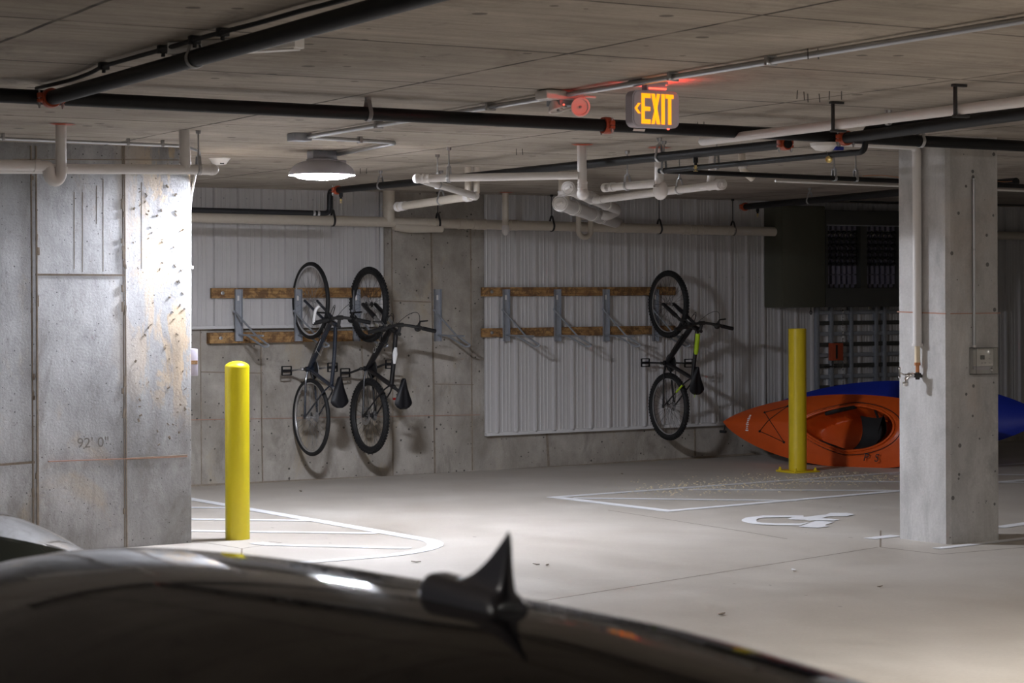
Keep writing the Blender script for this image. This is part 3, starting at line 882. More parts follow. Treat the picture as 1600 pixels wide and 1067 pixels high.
def sprinkler(root, p, up=False):
    s_ = 1 if up else -1
    t = MB(); t.lathe([(.015, 0), (.015, .03 * s_), (.010, .03 * s_), (.010, .045 * s_)], p, (0, 0, 1), 10); o_ = obj('sprinkler_head', t, M['black'], root)
    t = MB(); q = V(p) + UP * .045 * s_
    t.lathe([(.008, 0), (.006, .012 * s_), (.004, .02 * s_)], q, UP, 8)
    for k in (-1, 1): t.tube([q, q + V((k * .012, 0, .014 * s_)), q + V((0, 0, .03 * s_))], .002, 6)
    t.lathe([(.002, .03 * s_), (.014, .032 * s_), (.014, .034 * s_)], q, UP, 12)
    obj('deflector', t, M['brass'], o_)
sprinkler(H_, onH(537) - UP * rH)
sprinkler(H_, onH(1084) - UP * rH)

# J insulated white pipe upper right
zJ = 2.40; rJ = .024
j0 = PZ(1104, 221, zJ); j1 = V((6.02, 4.5, zJ)); 
J_ = thing('insulated_pipe', 'white insulated pipe running to the upper right frame edge under black strap hangers', 'pipe', tuple(j0))
jx = lambda y: 6.20 + (j0.y - y) * -.052
j0 = V((6.2, j0.y, zJ)); j1 = V((jx(4.5), 4.5, zJ))
pipe_part(J_, 'pipe', [j0, j1], rJ, M['pvc'])
t = MB(); t.ball(j0, rJ, n=16); obj('end_cap', t, M['pvc'], J_)
for px, py in ((1258, 192), (1453, 168)):
    y = PZ(px, py, zJ).y; x = jx(y); t = MB()
    t.box((x - .045, y - .012, CEIL - .012), (x + .030, y + .012, CEIL - .0005), .002)
    t.box((x - rJ - .012, y - .009, zJ - rJ - .012), (x - rJ - .001, y + .009, CEIL - .008), .002)
    t.box((x - rJ - .016, y - .012, zJ - rJ - .013), (x + rJ + .02, y + .012, zJ - rJ - .001), .002)
    obj('strap_hanger', t, M['darkp'], J_)
# branch to the right of the main
N_ = thing('sprinkler_branch', 'black sprinkler branch leaving the main by an orange coupling towards the right edge', 'pipe', (6.99, yA, zA))
n0 = V((PY(1310, 217, yA - .02).x, yA - .03, PY(1316, 218, yA).z)); n1 = V((6.70, 5.2, n0.z + .003))
nn = PZ(1600, 178, n0.z); n1 = n0 + (nn - n0) * 1.9; n1.z = n0.z
pipe_part(N_, 'pipe', [n0, n1], rA * .93, M['black'])
coupling(N_, n0 - Y_ * .05, (n1 - n0), rA * .93)
# I small black pipes
zI = 2.33; rI = .0165
i0 = PZ(1032, 267, zI); i1 = PZ(1352, 237, zI)
I_ = thing('small_black_pipe', 'small black pipe running back from a looped riser beside the column top', 'pipe', tuple(i0))
i2 = V((i1.x, i1.y, CEIL - .055))
nn = PZ(1620, 165, CEIL - .055)
pipe_part(I_, 'pipe', fillet([i0, i1, i2, nn, nn + (nn - i2)], .05, 6), rI, M['black'], 16)
hanger(I_, i0.lerp(i1, .02), Y_, rI)
for px, py in ((1120, 259), (1388, 189)):
    q = PZ(px, py, zI if px < 1300 else CEIL - .055); hanger(I_, q, Y_, rI)
sI = PZ(1230, 249, zI)
K_ = thing('small_black_pipe', 'thin black pipe with white line beneath running right behind the column', 'pipe', tuple(i0))
yI = i0.y + .015
k1 = PY(1700, 294, i0.y); k0 = V((i0.x - .01, i0.y, i0.z))
kk = PZ(1600, 291, zI); k1 = k0 + (kk - k0) * 1.3; k1.z = zI
pipe_part(K_, 'pipe', [k0, k1], rI * .95, M['black'], 16)
for f_ in (.34, .385, .62, .93): hanger(K_, k0.lerp(k1, f_), (k1 - k0), rI * .95)
w0 = k0.lerp(k1, .22) - UP * .033; w1 = k1 - UP * .033
pipe_part(K_, 'white_line', [w0, w1], .008, M['pvc'], 10)
t = MB(); pts = [k0.lerp(k1, .40 + .02 * i) + UP * (rI + .006 + .010 * abs(math.sin(i * .8))) for i in range(18)]; t.tube(pts, .0022, 6); obj('loose_wire', t, M['copper'], K_)

# white line from the orange coupling down the column: insulated pipe
zc0 = 2.37
ins = thing('insulated_pipe', 'white insulated water pipe down the left face of the column to a hose tap', 'pipe', (CX0 - .04, 9.2, 1.3))
pt = PX(1432, 300, CX0 - .031); yI_ = pt.y
p_top = PX(1434, 236, CX0 - .031); p_bot = PX(1436, 540, CX0 - .031)
yI_ = (PX(1432, 330, CX0 - .031).y + PX(1434, 500, CX0 - .031).y) / 2
zt_ = PX(1432, 231, CX0 - .031).z + .012
nb = V((PY(1300, 222, yI_ - .0).x, yI_, zt_ + .006))
pipe_part(ins, 'insulation', fillet([nb, V((CX0 - .031, yI_, zt_)), V((CX0 - .031, yI_, p_bot.z))], .05, 8), .0265, M['pvc'])
for i, z in enumerate((2.15, 1.85, 1.55)):
    pass
pb = V((CX0 - .031, yI_, p_bot.z))
pipe_part(ins, 'end_lip', [pb + UP * .012, pb - UP * .003], .033, M['pvc'])
z1_ = PX(1436, 567, CX0 - .031).z; z2_ = PX(1436, 578, CX0 - .031).z; z3_ = PX(1436, 588, CX0 - .031).z
pipe_part(ins, 'sleeve', [pb, V((pb.x, pb.y, z1_))], .0165, M['cpvc'], 16)
pipe_part(ins, 'copper_fitting', [V((pb.x, pb.y, z1_ + .002)), V((pb.x, pb.y, z1_ - .015)), V((pb.x, pb.y, z1_ - .0151)), V((pb.x, pb.y, z3_))], [.019, .019, .0115, .0115], M['copper'], 16)
tap = thing('hose_tap', 'chrome hose tap with T handle on the lower end of the column water pipe', 'tap', (pb.x, pb.y, z3_))
# the tap body runs from the pipe towards the left of the view (-X, +Y)
tdir = V((-.8, .35, 0)).normalized()
t0 = V((pb.x, pb.y, z3_ + .006))
t = MB(); t.tube([t0 - tdir * .02, t0 + tdir * .02], .014, 14); t.tube([t0 + UP * .018, t0 - UP * .025], .013, 14); t.tube([t0 + V((0, 0, -.005)), V((CX0, t0.y, t0.z - .005))], .01, 10); obj('elbow', t, M['darkp'], tap)
t = MB()
t.tube([t0 + tdir * .02, t0 + tdir * .03, t0 + tdir * .042, t0 + tdir * .055, t0 + tdir * .066, t0 + tdir * .074], [.012, .018, .021, .018, .012, .012], 16)
t.tube([t0 + tdir * .045, t0 + tdir * .066 - UP * .018, t0 + tdir * .071 - UP * .033, t0 + tdir * .072 - UP * .052], [.013, .014, .014, .014], 14)
t.lathe([(.016, 0), (.019, .008), (.019, .022), (.015, .026)], t0 + tdir * .072 - UP * .064, UP, 14)
obj('spout', t, M['chrome'], tap)
t = MB()
c_ = t0 + tdir * .110 + UP * .016
t.tube([t0 + tdir * .070, c_], .006, 8)
t.tube([c_ - UP * .026, c_, c_ + UP * .026], [.008, .006, .008], 8)
t.ball(c_ + UP * .026, .009, n=10); t.ball(c_ - UP * .026, .009, n=10)
obj('handle', t, M['chrome'], tap)

# thermostat on the column's near face
yN = CY0
q0 = PY(1514.5, 543, yN); q1 = PY(1548, 584, yN)
th = thing('thermostat', 'white thermostat under a clear locking cover on the front face of the column', 'thermostat', (q0.x, yN, q1.z))
t = MB(); t.box((q0.x + .022, yN - .032, q1.z + .05), (q1.x - .012, yN - .006, q0.z - .012), .004); body = obj('body', t, M['white'], th)
cx, cz = (q0.x + q1.x) / 2, (q0.z + q1.z) / 2
t = MB(); t.box((cx - .024, yN - .0345, cz + .008), (cx + .006, yN - .030, cz + .032), .001); obj('display', t, M['screen'], body)
t = MB()
for dx, dz in ((.045, .038), (.045, .012), (.045, -.012), (-.012, -.012), (.012, -.012)): t.box((cx + dx - .005, yN - .0345, cz + dz - .003), (cx + dx + .005, yN - .031, cz + dz + .003), .001)
obj('button', t, M['gplastic'], body)
t = MB(); t.box((q0.x + .03, yN - .006, q1.z + .03), (q1.x - .02, yN, q0.z - .006)); obj('wall_plate', t, M['gplastic'], th)
t = MB()
tk = .004
x0_, x1_, z0_, z1_2 = q0.x, q1.x + .005, q1.z, q0.z
t.box((x0_, yN - .06, z0_), (x1_, yN - .06 + tk, z1_2), .001)
t.box((x0_, yN - .056, z0_), (x0_ + tk, yN, z1_2)); t.box((x1_ - tk, yN - .056, z0_), (x1_, yN, z1_2)); t.box((x0_ + tk, yN - .056, z0_), (x1_ - tk, yN, z0_ + tk)); t.box((x0_ + tk, yN - .056, z1_2 - tk), (x1_ - tk, yN, z1_2))
obj('cover', t, M['clear'], th)
t = MB(); t.lathe([(.008, 0), (.008, .006), (.004, .008), (0, .008)], (cx + .03, yN - .06, z0_ + .03), (0, -1, 0), 12); t.box((cx + .028, yN - .07, z0_ + .02), (cx + .032, yN - .06, z0_ + .042), .001); obj('lock', t, M['chrome'], th)
tc = thing('conduit', 'thin galvanised conduit dropping down the front face of the column to the thermostat', 'conduit', (q0.x + .03, yN, q0.z))
xc = PY(1521.5, 420, yN - .012).x
pipe_part(tc, 'tube', [V((xc, yN - .012, PY(1520, 279, yN).z)), V((xc, yN - .012, q0.z - .001))], .0095, M['emt'], 12)
for yy in (282, 390, 541):
    collar(tc, 'collar', (xc, yN - .013, PY(1521, yy, yN).z), UP, .0105, .012, M['white'] if yy == 541 else M['zinc'], False)

# ---- white drain assembly
yV = 10.46; rV = .029
def ball_fit(root, c, r, sc=(1, 1, 1), name='fitting'): t = MB(); t.ball(c, r, sc, 18); return obj(name, t, M['pvc'], root)
v1 = thing('drain_drop', 'white drain drop with rounded trap bottom left of the sprinkler pipe crossing', 'pipe', (6.54, yV, CEIL))
zb1 = PY(911, 304, yV).z
pipe_part(v1, 'pipe', [V((6.54, yV, CEIL)), V((6.545, yV, zb1))], rV, M['pvc'])
collar(v1, 'socket', (6.545, yV, PY(911, 290, yV).z), UP, rV, .05, M['pvc'])
ball_fit(v1, V((6.548, yV, zb1 + .005)), .034, (1, 1.5, 1.15))
firestop(910, 225, 6.54, yV, 'red firestop sealant round the drain drop just below the emergency light')
v2 = thing('drain_drop', 'white drain drop with large rounded trap bottom right of the exit sign', 'pipe', (7.118, yV, CEIL))
zb2 = PY(1030, 300, yV).z
pipe_part(v2, 'pipe', [V((7.118, yV, CEIL)), V((7.118, yV, zb2 + .05))], rV, M['pvc'])
ball_fit(v2, V((7.128, yV, zb2 + .01)), .042, (1, 1.5, 1.45))
collar(v2, 'socket', (7.118, yV, PY(1028, 291, yV).z), UP, rV * 1.15, .012, M['pvc'])
firestop(1028, 230, 7.118, yV, 'red firestop sealant round the drain drop directly right of the exit sign')
zK = PY(905, 274, yV).z
K1 = thing('drain_pipe', 'white zigzag drain pipe left of the middle hanging under the ceiling', 'pipe', tuple(PZ(650, 279, zK)))
ka = V((6.52, yV + .0, zK)); kb = PZ(652, 279, zK); kc = PZ(742, 306, zK - .02); kd = PZ(622, 323, zK - .05)
pipe_part(K1, 'pipe', [ka, kb], .0245, M['pvc'])
pipe_part(K1, 'pipe', [kb, kc], .0245, M['pvc'])
pipe_part(K1, 'pipe', [kc + V((0, .03, 0)), kd], .031, M['pvc_w'])
ball_fit(K1, kb, .031, name='elbow'); ball_fit(K1, kc, .034, name='elbow'); ball_fit(K1, kd, .040, name='elbow')
dd = (ka - kb).normalized(); collar(K1, 'socket', kb + dd * .06, dd, .0265, .05, M['pvc'])
dd = (kc - kb).normalized(); collar(K1, 'socket', kc - dd * .08, dd, .0265, .05, M['pvc'])
dd = (kd - kc).normalized(); collar(K1, 'socket', kc + dd * .10, dd, .033, .07, M['pvc']); collar(K1, 'socket', kd - dd * .10, dd, .033, .07, M['pvc'])
hanger(K1, ka.lerp(kb, .80), dd.cross(UP), .0245) if False else hanger(K1, ka.lerp(kb, .80), (ka - kb), .0245)
hanger(K1, kb.lerp(kc, .32), (kc - kb), .0245); hanger(K1, kc.lerp(kd, .42), (kd - kc), .031)
for px in (727, 745):
    q = PZ(px, 283, zK + .02); q = V((kc.x + (px - 736) * .004, kc.y + .04, zK)); pipe_part(K1, 'riser', [q, V((q.x, q.y, CEIL))], .024, M['pvc_w'])
# back wall main
yM = 16.27
m0 = PY(200, 336, yM); m1 = PY(1700, 353, yM)
pa = PY(295, 339, yM); pb2 = PY(1208, 362, yM)
sl = (pb2.z - pa.z) / (pb2.x - pa.x)
m0 = V((pa.x - 1.2, yM, pa.z - 1.2 * sl)); m1 = V((18.5, yM, pa.z + (13.2 - pa.x) * sl))
mm_ = V((13.2, yM, m1.z))
MM = thing('drain_main', 'long beige drain main running along the top of the ribbed back wall', 'pipe', tuple(pa))
pipe_part(MM, 'pipe', [m0, mm_, m1], .046, M['pvc_w'], 24)
def onM(px): x = PY(px, 348, yM).x; return V((x, yM, pa.z + (min(x, 13.2) - pa.x) * sl))
for px in (672, 722, 744, 752, 802, 968, 1072, 1092, 1140): collar(MM, 'coupling', onM(px), X_, .0465, .085, M['pvc_w'])
for px in (520, 684, 862, 1030, 1145): hanger(MM, onM(px), X_, .047, mat=M['darkp'])
q = onM(608); R8 = V((8.10, yM, 0))
pipe_part(MM, 'riser', [V((8.10, yM, q.z)), V((8.10, yM, CEIL))], .056, M['pvc_w'], 24)
collar(MM, 'coupling', (8.10, yM, PY(608, 326, yM).z), UP, .057, .05, M['pvc_w'])
pipe_part(MM, 'wye_branch', [onM(615) - UP * .03, onM(640) - UP * .045, onM(690) - UP * .040], [.045, .05, .045], M['pvc_w'], 20)
v3 = thing('drain_drop', 'narrow beige drain drop hanging in front of the back wall right of the pilaster', 'pipe', (9.17, 16.0, CEIL))
zb3 = PY(790, 352, 16.0).z
pipe_part(v3, 'pipe', [V((9.17, 16.0, CEIL)), V((9.17, 16.0, zb3))], .0295, M['pvc_w'])
collar(v3, 'socket', (9.17, 16.0, zb3 + .01), UP, .030, .02, M['pvc_w'], False)
ball_fit(v3, V((9.17, 16.0, zb3 - .035)), .036, (1, 1, 1.7))
firestop(790, 300, 9.17, 16.0, 'red firestop sealant round the narrow drain drop at the back wall')
# two big cleanout runs
def run(name_lab, p0, p1, r, cat='pipe'):
    d_ = (p1 - p0).normalized()
    T = thing('cleanout_pipe', name_lab, cat, tuple(p0))
    pipe_part(T, 'pipe', [p0, p1], r, M['pvc'], 24)
    t = MB(); t.lathe([(r * 1.0, .10), (r * 1.14, .098), (r * 1.14, .0), (r * 1.08, -.004), (r * 1.0, -.004), (r * .98, .004), (0, .004)], p0, d_, 28, False); hub = obj('cleanout_hub', t, M['pvc'], T)
    t = MB(); t.lathe([(r * .92, .003), (r * .92, -.008), (r * .85, -.012), (0, -.012)], p0, d_, 24)
    s_ = d_.cross(UP).normalized(); u_ = s_.cross(d_)
    t.obox(p0 - d_ * .022, (s_ + u_ * .4).normalized() * r * .45, (u_ - s_ * .4).normalized() * r * .2, d_ * .012, .003); obj('plug', t, M['pvc'], hub)
    return T, d_
q0_ = PZ(875, 318, 2.255); q1_ = PZ(975, 352, 2.255)
T1, dd = run('large white capped cleanout pipe slanting down to the back wall drain main', q0_, q1_, .054)
for f_ in (.16, .42, .55, .93): collar(T1, 'coupling', q0_.lerp(q1_, f_), dd, .0545, .12, M['pvc'])
q = V((PZ(878, 300, 2.3).x, 0, 0))
u0 = PZ(888, 294, 2.32); u1 = PZ(962, 326, 2.32)
T2, dd2 = run('smaller white capped cleanout pipe above the large one', u0, u1, .044)
for f_ in (.2, .42, .75): collar(T2, 'coupling', u0.lerp(u1, f_), dd2, .0445, .09, M['pvc'])
w_ = PY(938, 331, u1.y); pipe_part(T2, 'return_bend', fillet([u1, u1 + dd2 * .12 - UP * .02, u1.lerp(w_, .6) - UP * .05, w_ - UP * .02], .06), .042, M['pvc'])
rx = q0_ + dd * .25
pipe_part(T1, 'riser', [V((rx.x, rx.y, q0_.z)), V((rx.x, rx.y, CEIL))], .042, M['pvc_w'])
collar(T1, 'socket', (rx.x, rx.y, 2.34), UP, .043, .04, M['pvc'])
zP = PY(1020, 287, 11.2).z
P4 = thing('drain_pipe', 'upper white drain pipe running back from the right drain drop', 'pipe', (7.12, yV, zP))
pp0 = V((7.13, yV + .04, PY(1030, 286, yV).z)); pp1 = PZ(948, 293, pp0.z)
pipe_part(P4, 'pipe', [pp0, pp1], .0255, M['pvc']); ddd = (pp1 - pp0).normalized()
for f_ in (.92, .97): collar(P4, 'coupling', pp0.lerp(pp1, f_), ddd, .027, .09, M['pvc'])
hanger(P4, pp0.lerp(pp1, .58), Y_, .0265)
P5 = thing('drain_pipe', 'lower white drain pipe ending in a capped cleanout right of the exit sign', 'pipe', tuple(pp0))
zz = 2.27
g0 = PZ(1128, 288, zz + .0); g1 = PZ(930, 313, zz)
pipe_part(P5, 'pipe', [g0, g1], .0265, M['pvc']); ddd = (g1 - g0).normalized()
collar(P5, 'coupling', g0 + ddd * .12, ddd, .0275, .16, M['pvc']); collar(P5, 'coupling', g1 - ddd * .10, ddd, .0275, .16, M['pvc'])
t = MB(); t.lathe([(.031, .06), (.036, .058), (.036, .0), (.03, -.002), (.03, .004), (0, .004)], g0, ddd, 24, False); t.lathe([(.026, .004), (.026, -.01), (0, -.012)], g0, ddd, 20); t.obox(g0 - ddd * .016, (.011, 0, 0), (0, .011, 0), (0, 0, .011), .002); obj('cleanout_plug', t, M['pvc'], P5)
hanger(P5, g0.lerp(g1, .30), ddd, .0275)
gw = g0 + ddd * .20
pipe_part(P5, 'riser', fillet([gw, gw + V((.02, 0, .09)) , V((gw.x + .03, gw.y - .0, CEIL))], .05), .024, M['pvc'])
collar(P5, 'socket', (gw.x + .03, gw.y, 2.40), UP, .0255, .03, M['pvc'])
v4 = thing('drain_drop', 'small white drain elbow hanging between thin black pipes right of the exit sign', 'pipe', (7.97, 10.72, CEIL))
pipe_part(v4, 'pipe', fillet([V((7.96, 10.72, CEIL)), V((7.965, 10.72, PY(1160, 266, 10.72).z)), PY(1176, 279, 10.72)], .03), .024, M['pvc_w'])
collar(v4, 'socket', (7.965, 10.72, PY(1160, 260, 10.72).z), UP, .0255, .03, M['pvc'])
# trap at the back wall
tr = thing('drain_trap', 'white U shaped drain trap hanging from the back wall main below the cleanouts', 'pipe', tuple(PY(912, 372, 16.05)))
ta = PY(904, 344, 16.05); tb = PY(923, 344, 16.05); zl = PY(912, 369, 16.05).z
arc = [V(((ta.x + tb.x) / 2 - (tb.x - ta.x) / 2 * math.cos(a), 16.05, zl + .05 - .06 * math.sin(a))) for a in [pi * i / 12 for i in range(13)]]
pipe_part(tr, 'trap_bend', [ta + UP * .04] + arc + [tb + UP * .03, V((tb.x, 16.25, tb.z + .03))], .026, M['pvc_w'], 18)

# red capped sprinkler line at the right back
rr0 = PZ(1164, 323, 2.395)
RL = thing('sprinkler_pipe', 'dark sprinkler pipe with red capped end above the meter cabinet', 'pipe', tuple(rr0))
rr1 = PZ(1402, 301, 2.395); rr1 = rr0 + (rr1 - rr0) * 1.6
pipe_part(RL, 'pipe', [rr0, rr1], .030, M['black']); coupling(RL, rr0, rr1 - rr0, .030); hanger(RL, rr0.lerp(rr1, .29), rr1 - rr0, .030)
sprinkler(RL, rr0.lerp(rr1, .06) - UP * .03)
RL2 = thing('duct_rail', 'dark horizontal rail under the ceiling above the meter rack', 'rail', tuple(PY(1330, 322, 16.1)))
t = MB(); z = PY(1330, 315, 16.05).z; t.box((13.35, 16.0, z - .0), (18.6, 16.12, z + .09), .005); obj('beam', t, M['darkp'], RL2)
# alarm detector on the slab, sprinkler escutcheon
q = PZ(343, 247, CEIL)
t = MB(); t.lathe([(.075, 0), (.075, -.004), (.068, -.010), (.044, -.042), (.03, -.046), (0, -.046)], (q.x, q.y, CEIL - .0005), UP, 28)
sd_ = obj('smoke_detector', t, M['white']); tag(sd_, 'small white conical smoke detector on the ceiling right of the capped drain', 'smoke detector')
t = MB(); t.box((q.x - .014, q.y - .048, CEIL - .042), (q.x + .014, q.y - .038, CEIL - .035), .001); obj('slot', t, M['blk'], sd_)
ft = onA(1290) ; ft = V((PZ(1290, 233, 2.36).x, PZ(1290, 233, 2.36).y, 2.375))
al = thing('ceiling_sensor', 'white and blue sensor with a small brass disc hanging beside the orange couplings', 'sensor', tuple(ft))
t = MB(); t.lathe([(.085, .018), (.080, 0), (.055, -.020), (.02, -.026), (0, -.026)], ft, UP, 24); t.tube([ft + UP * .015, V((ft.x, ft.y, CEIL))], .012, 10); obj('bowl', t, M['white'], al)
t = MB(); t.box(ft + V((.01, -.075, -.024)), ft + V((.065, -.045, -.004)), .003); obj('blue_tag', t, M['blue'], al)
gd = PY(1295, 249, ft.y)
t = MB(); t.lathe([(.019, 0), (.019, .004), (.012, .006), (0, .006)], gd, (-.5, -.86, 0), 16); obj('brass_disc', t, M['brass'], al)
t = MB(); t.tube([gd + UP * .015, ft - UP * .02], .0015, 6); obj('cord', t, M['darkp'], al)

# ---- exit sign
yS = 7.05
e0 = PY(982, 141, yS); e1_ = PY(1061, 203, yS)
ex = thing('exit_sign', 'lit orange EXIT sign with left arrow hanging from the ceiling conduit', 'exit sign', ((e0.x + e1_.x) / 2, yS, CEIL))
bx0 = PY(988, 160, yS).x; bx1 = PY(1061, 160, yS).x; bz0 = PY(1020, 199, yS).z; bz1 = PY(1020, 141.5, yS).z
dp = .052
def rrect(x0, z0, x1, z1, r, n=6):
    o_ = []
    for cx, cz, a0 in ((x1 - r, z1 - r, 0), (x0 + r, z1 - r, pi / 2), (x0 + r, z0 + r, pi), (x1 - r, z0 + r, 1.5 * pi)):
        for i in range(n + 1): a = a0 + pi / 2 * i / n; o_.append((cx + r * math.cos(a), cz + r * math.sin(a)))
    return o_
t = MB(); t.prism(rrect(bx0, bz0, bx1, bz1, .03), (1, 0, 0), (0, 0, 1), (0, yS, 0), dp, (0, 1, 0)); t.prism(rrect(bx0 + .006, bz0 + .006, bx1 - .006, bz1 - .006, .026), (1, 0, 0), (0, 0, 1), (0, yS - .004, 0), .006, (0, 1, 0)); obj('housing', t, M['gplastic'], ex)
W = bx1 - bx0; Hh = bz1 - bz0
t = MB(); yl = yS - .0065
def L2(u, v): return (bx0 + W * u, bz0 + Hh * v)
def quad2(pts): t.prism([L2(*p) for p in pts], (1, 0, 0), (0, 0, 1), (0, yl, 0), .002, (0, 1, 0))
v0, v1_ = .09, .91
def rct(u0, w0_, u1_, w1_): quad2([(u0, w0_), (u1_, w0_), (u1_, w1_), (u0, w1_)])
# E
rct(.18, v0, .245, v1_); rct(.245, v0, .37, v0 + .12); rct(.245, .44, .365, .55); rct(.245, v1_ - .12, .37, v1_)
# X
quad2([(.39, v1_), (.46, v1_), (.575, v0), (.505, v0)]); quad2([(.39, v0), (.455, v0), (.5, .42), (.475, .55)]); quad2([(.575, v1_), (.51, v1_), (.475, .62), (.505, .47)])
# I
rct(.605, v0, .675, v1_)
# T
rct(.695, v1_ - .11, .865, v1_); rct(.75, v0, .815, v1_ - .11)
quad2([(.035, .50), (.11, .64), (.16, .64), (.085, .50)]); quad2([(.035, .50), (.085, .50), (.16, .36), (.11, .36)])
obj('lettering', t, M['exit_on'], ex)
t = MB(); t.box((PY(1003, 130, yS).x, yS - .002, bz1 + .026), (PY(1044, 130, yS).x, yS + .11, CEIL - .0005), .003); obj('mounting_box', t, M['galv'], ex)
t = MB(); t.box((PY(1012, 130, yS).x, yS + .004, bz1), (PY(1042, 130, yS).x, yS + .048, bz1 + .027), .004); obj('canopy', t, M['gplastic'], ex)
t = MB(); t.box((PY(1014, 130, yS).x, yS - .002, bz1 + .006), (PY(1041, 130, yS).x, yS + .002, bz1 + .013), .0005); obj('glow_gap', t, M['red_dot'], ex)
t = MB(); t.box((bx0 + .10, yS + dp - .01, bz1 + .0005), (bx1 - .03, yS + dp - .004, bz1 + .004), .0005); obj('light_pipe', t, M['red_on'], ex)
t = MB(); t.box((bx0 + .19, yS + .012, bz0 - .006), (bx0 + .20, yS + .02, bz0), .001); obj('test_light', t, M['red_dot'], ex)

# ---- twin head emergency light
yE2 = PZ(888, 160, CEIL - .06).y - .05
em = thing('emergency_light', 'white twin head emergency light on the ceiling left of the exit sign', 'emergency light', tuple(PZ(888, 160, CEIL - .05)))
c_ = PY(885, 160, 7.6)
t = MB()
t.obox(c_ + V((0, .06, .035)), (.10, 0, 0), (0, .055, 0), (0, 0, .022), .012)
obj('housing', t, M['pvc'], em)
def headlamp(p, ax):
    t = MB(); ax = V(ax).normalized(); t.lathe([(0, .052), (.022, .046), (.036, .028), (.043, .004), (.045, 0), (.043, -.003), (.036, -.002), (.034, .006), (0, .010)], p, ax, 26, False); h_ = obj('lamp_head', t, M['pvc'], em)
    t = MB(); t.ball(V(p) - ax * .001, .007, n=10); obj('bulb', t, M['zinc'], h_)
headlamp(PY(907, 167, 7.55), V((.35, 1, .25))); headlamp(PY(872, 172, 7.66), V((-.1, .3, 1)))
t = MB(); t.tube([PY(866, 161, 7.66), PY(880, 172, 7.62), PY(900, 168, 7.6)], .006, 8); t.tube([PY(896, 155, 7.6), PY(915, 151, 7.58), PY(930, 152, 7.6)], .005, 8); obj('bracket', t, M['pvc'], em)
t = MB(); t.ball(PY(881, 163.5, 7.58), .0045, n=10); obj('status_light', t, M['red_dot'], em)

# ---- nails left in the slab
nails = [((1262, 84), (1278, 84)), ((1246, 148), (1256, 150), (1262, 153), (1280, 153), (1296, 149), (1315, 149)), ((807, 237), (816, 237)), ((1090, 196), (1100, 196)), ((563, 267), (573, 267))]
labs = ['thin wire nails poking from the ceiling slab under the long conduit', 'row of thin wire nails poking from the ceiling slab right of the exit sign', 'pair of wire nails poking from the ceiling left of the drain drops', 'pair of wire nails just above the black main right of the exit sign', 'pair of wire nails poking from the ceiling right of the round lamp']
for g_, lb in zip(nails, labs):
    for x, y in g_:
        q = PZ(x, y, CEIL - .02); t = MB(); t.tube([q + UP * .0195, q - UP * .02 + V((random.uniform(-.004, .004), 0, 0))], .0022, 6)
        o = obj('nail', t, M['darkp']); tag(o, lb, 'nail', lb[:40])
# ================================================================ BIKE RACKS
def board(px0, px1, py0, py1, yb, lab, wall_y):
    a = PY(px0, py0, yb); c_ = PY(px1, py0, yb); lo = PY(px0, py1, yb).z
    t = MB(); t.box((a.x, yb, lo), (c_.x, wall_y + .0, a.z), .004)
    t.mi = 1
    for x in (a.x + .10, ):
        t.lathe([(.016, 0), (.016, .006), (.008, .008), (0, .008)], (x, yb, (a.z + lo) / 2), (0, -1, 0), 12)
    t.mi = 0
    o_ = obj('rack_board', t, [M['wood'], M['zinc']]); return tag(o_, lab, 'board')
yb1 = SYL - .022 - .038
board(331, 596, 450, 466, yb1, 'upper stained board screwed to the left ribbed siding', SYL - .022)
board(328, 594, 520, 537, WY - .085, 'lower thick stained board on the bare concrete behind the two left bikes', WY)
board(754, 1056, 449, 463, SYR - .024 - .038, 'upper stained board on the long right ribbed siding', SYR - .022)
board(754, 1056, 513, 527, SYR - .024 - .038, 'lower stained board on the long right ribbed siding', SYR - .022)
rk = []
def bracket(px, yb, lab, side=.10):
    a = PY(px, 452, yb); z0 = PY(px, 533, yb).z; z1 = a.z; x = a.x
    w = .034
    R0 = thing('bike_rack_hook', lab, 'bike hook', (x, yb, z0), 'galvanised bike rack hooks')
    t = MB(); t.box((x - w, yb - .004, z0), (x + w, yb, z1)); t.box((x - w, yb - .028, z0), (x - w + .004, yb - .004, z1)); t.box((x + w - .004, yb - .028, z0), (x + w, yb - .004, z1)); obj('channel', t, M['galv'], R0)
    t = MB(); t.box((x - .009, yb - .0065, z1 - .10), (x + .009, yb - .004, z1 - .055)); obj('sticker', t, M['white'], R0)
    zh = z0 + .055; r_ = .0085
    t = MB()
    t.tube(fillet([(x - w - .012, yb - .022, z1 - .19), (x + .045, yb - .30, zh + .0), (x + .085, yb - .50, zh - .085), (x + .055, yb - .46, zh - .10), (x + .0, yb - .20, zh)], .04, 7), r_, 10)
    t.tube([(x + .005, yb - .006, zh), (x + .06, yb - .42, zh)], r_, 10)
    t.tube([(x - w - .012, yb - .022, z1 - .185), (x - w - .012, yb - .022, z1 - .205)], .010, 8)
    obj('wire_hook', t, M['galv'], R0)
    return x
places = [(372, yb1, 'galvanised bike hook, empty, at the far left end of the rack boards'), (465, yb1, 'galvanised bike hook holding the front wheel of the leftmost bike'),
          (556, yb1, 'galvanised bike hook holding the wheel of the knobby tyred bike beside the pilaster'), (683, WY, 'galvanised bike hook, empty, fixed alone to the bare concrete pilaster'),
          (790, SYR - .062, 'galvanised bike hook, empty, first on the right boards next to the pilaster'), (870, SYR - .062, 'galvanised bike hook, empty, second on the right boards from the pilaster'),
          (946, SYR - .062, 'galvanised bike hook, empty, third on the right boards from the pilaster'), (1023, SYR - .062, 'galvanised bike hook holding the green and black bike at the right end of the boards')]
for px, yb, lb in places: bracket(px, yb, lb)


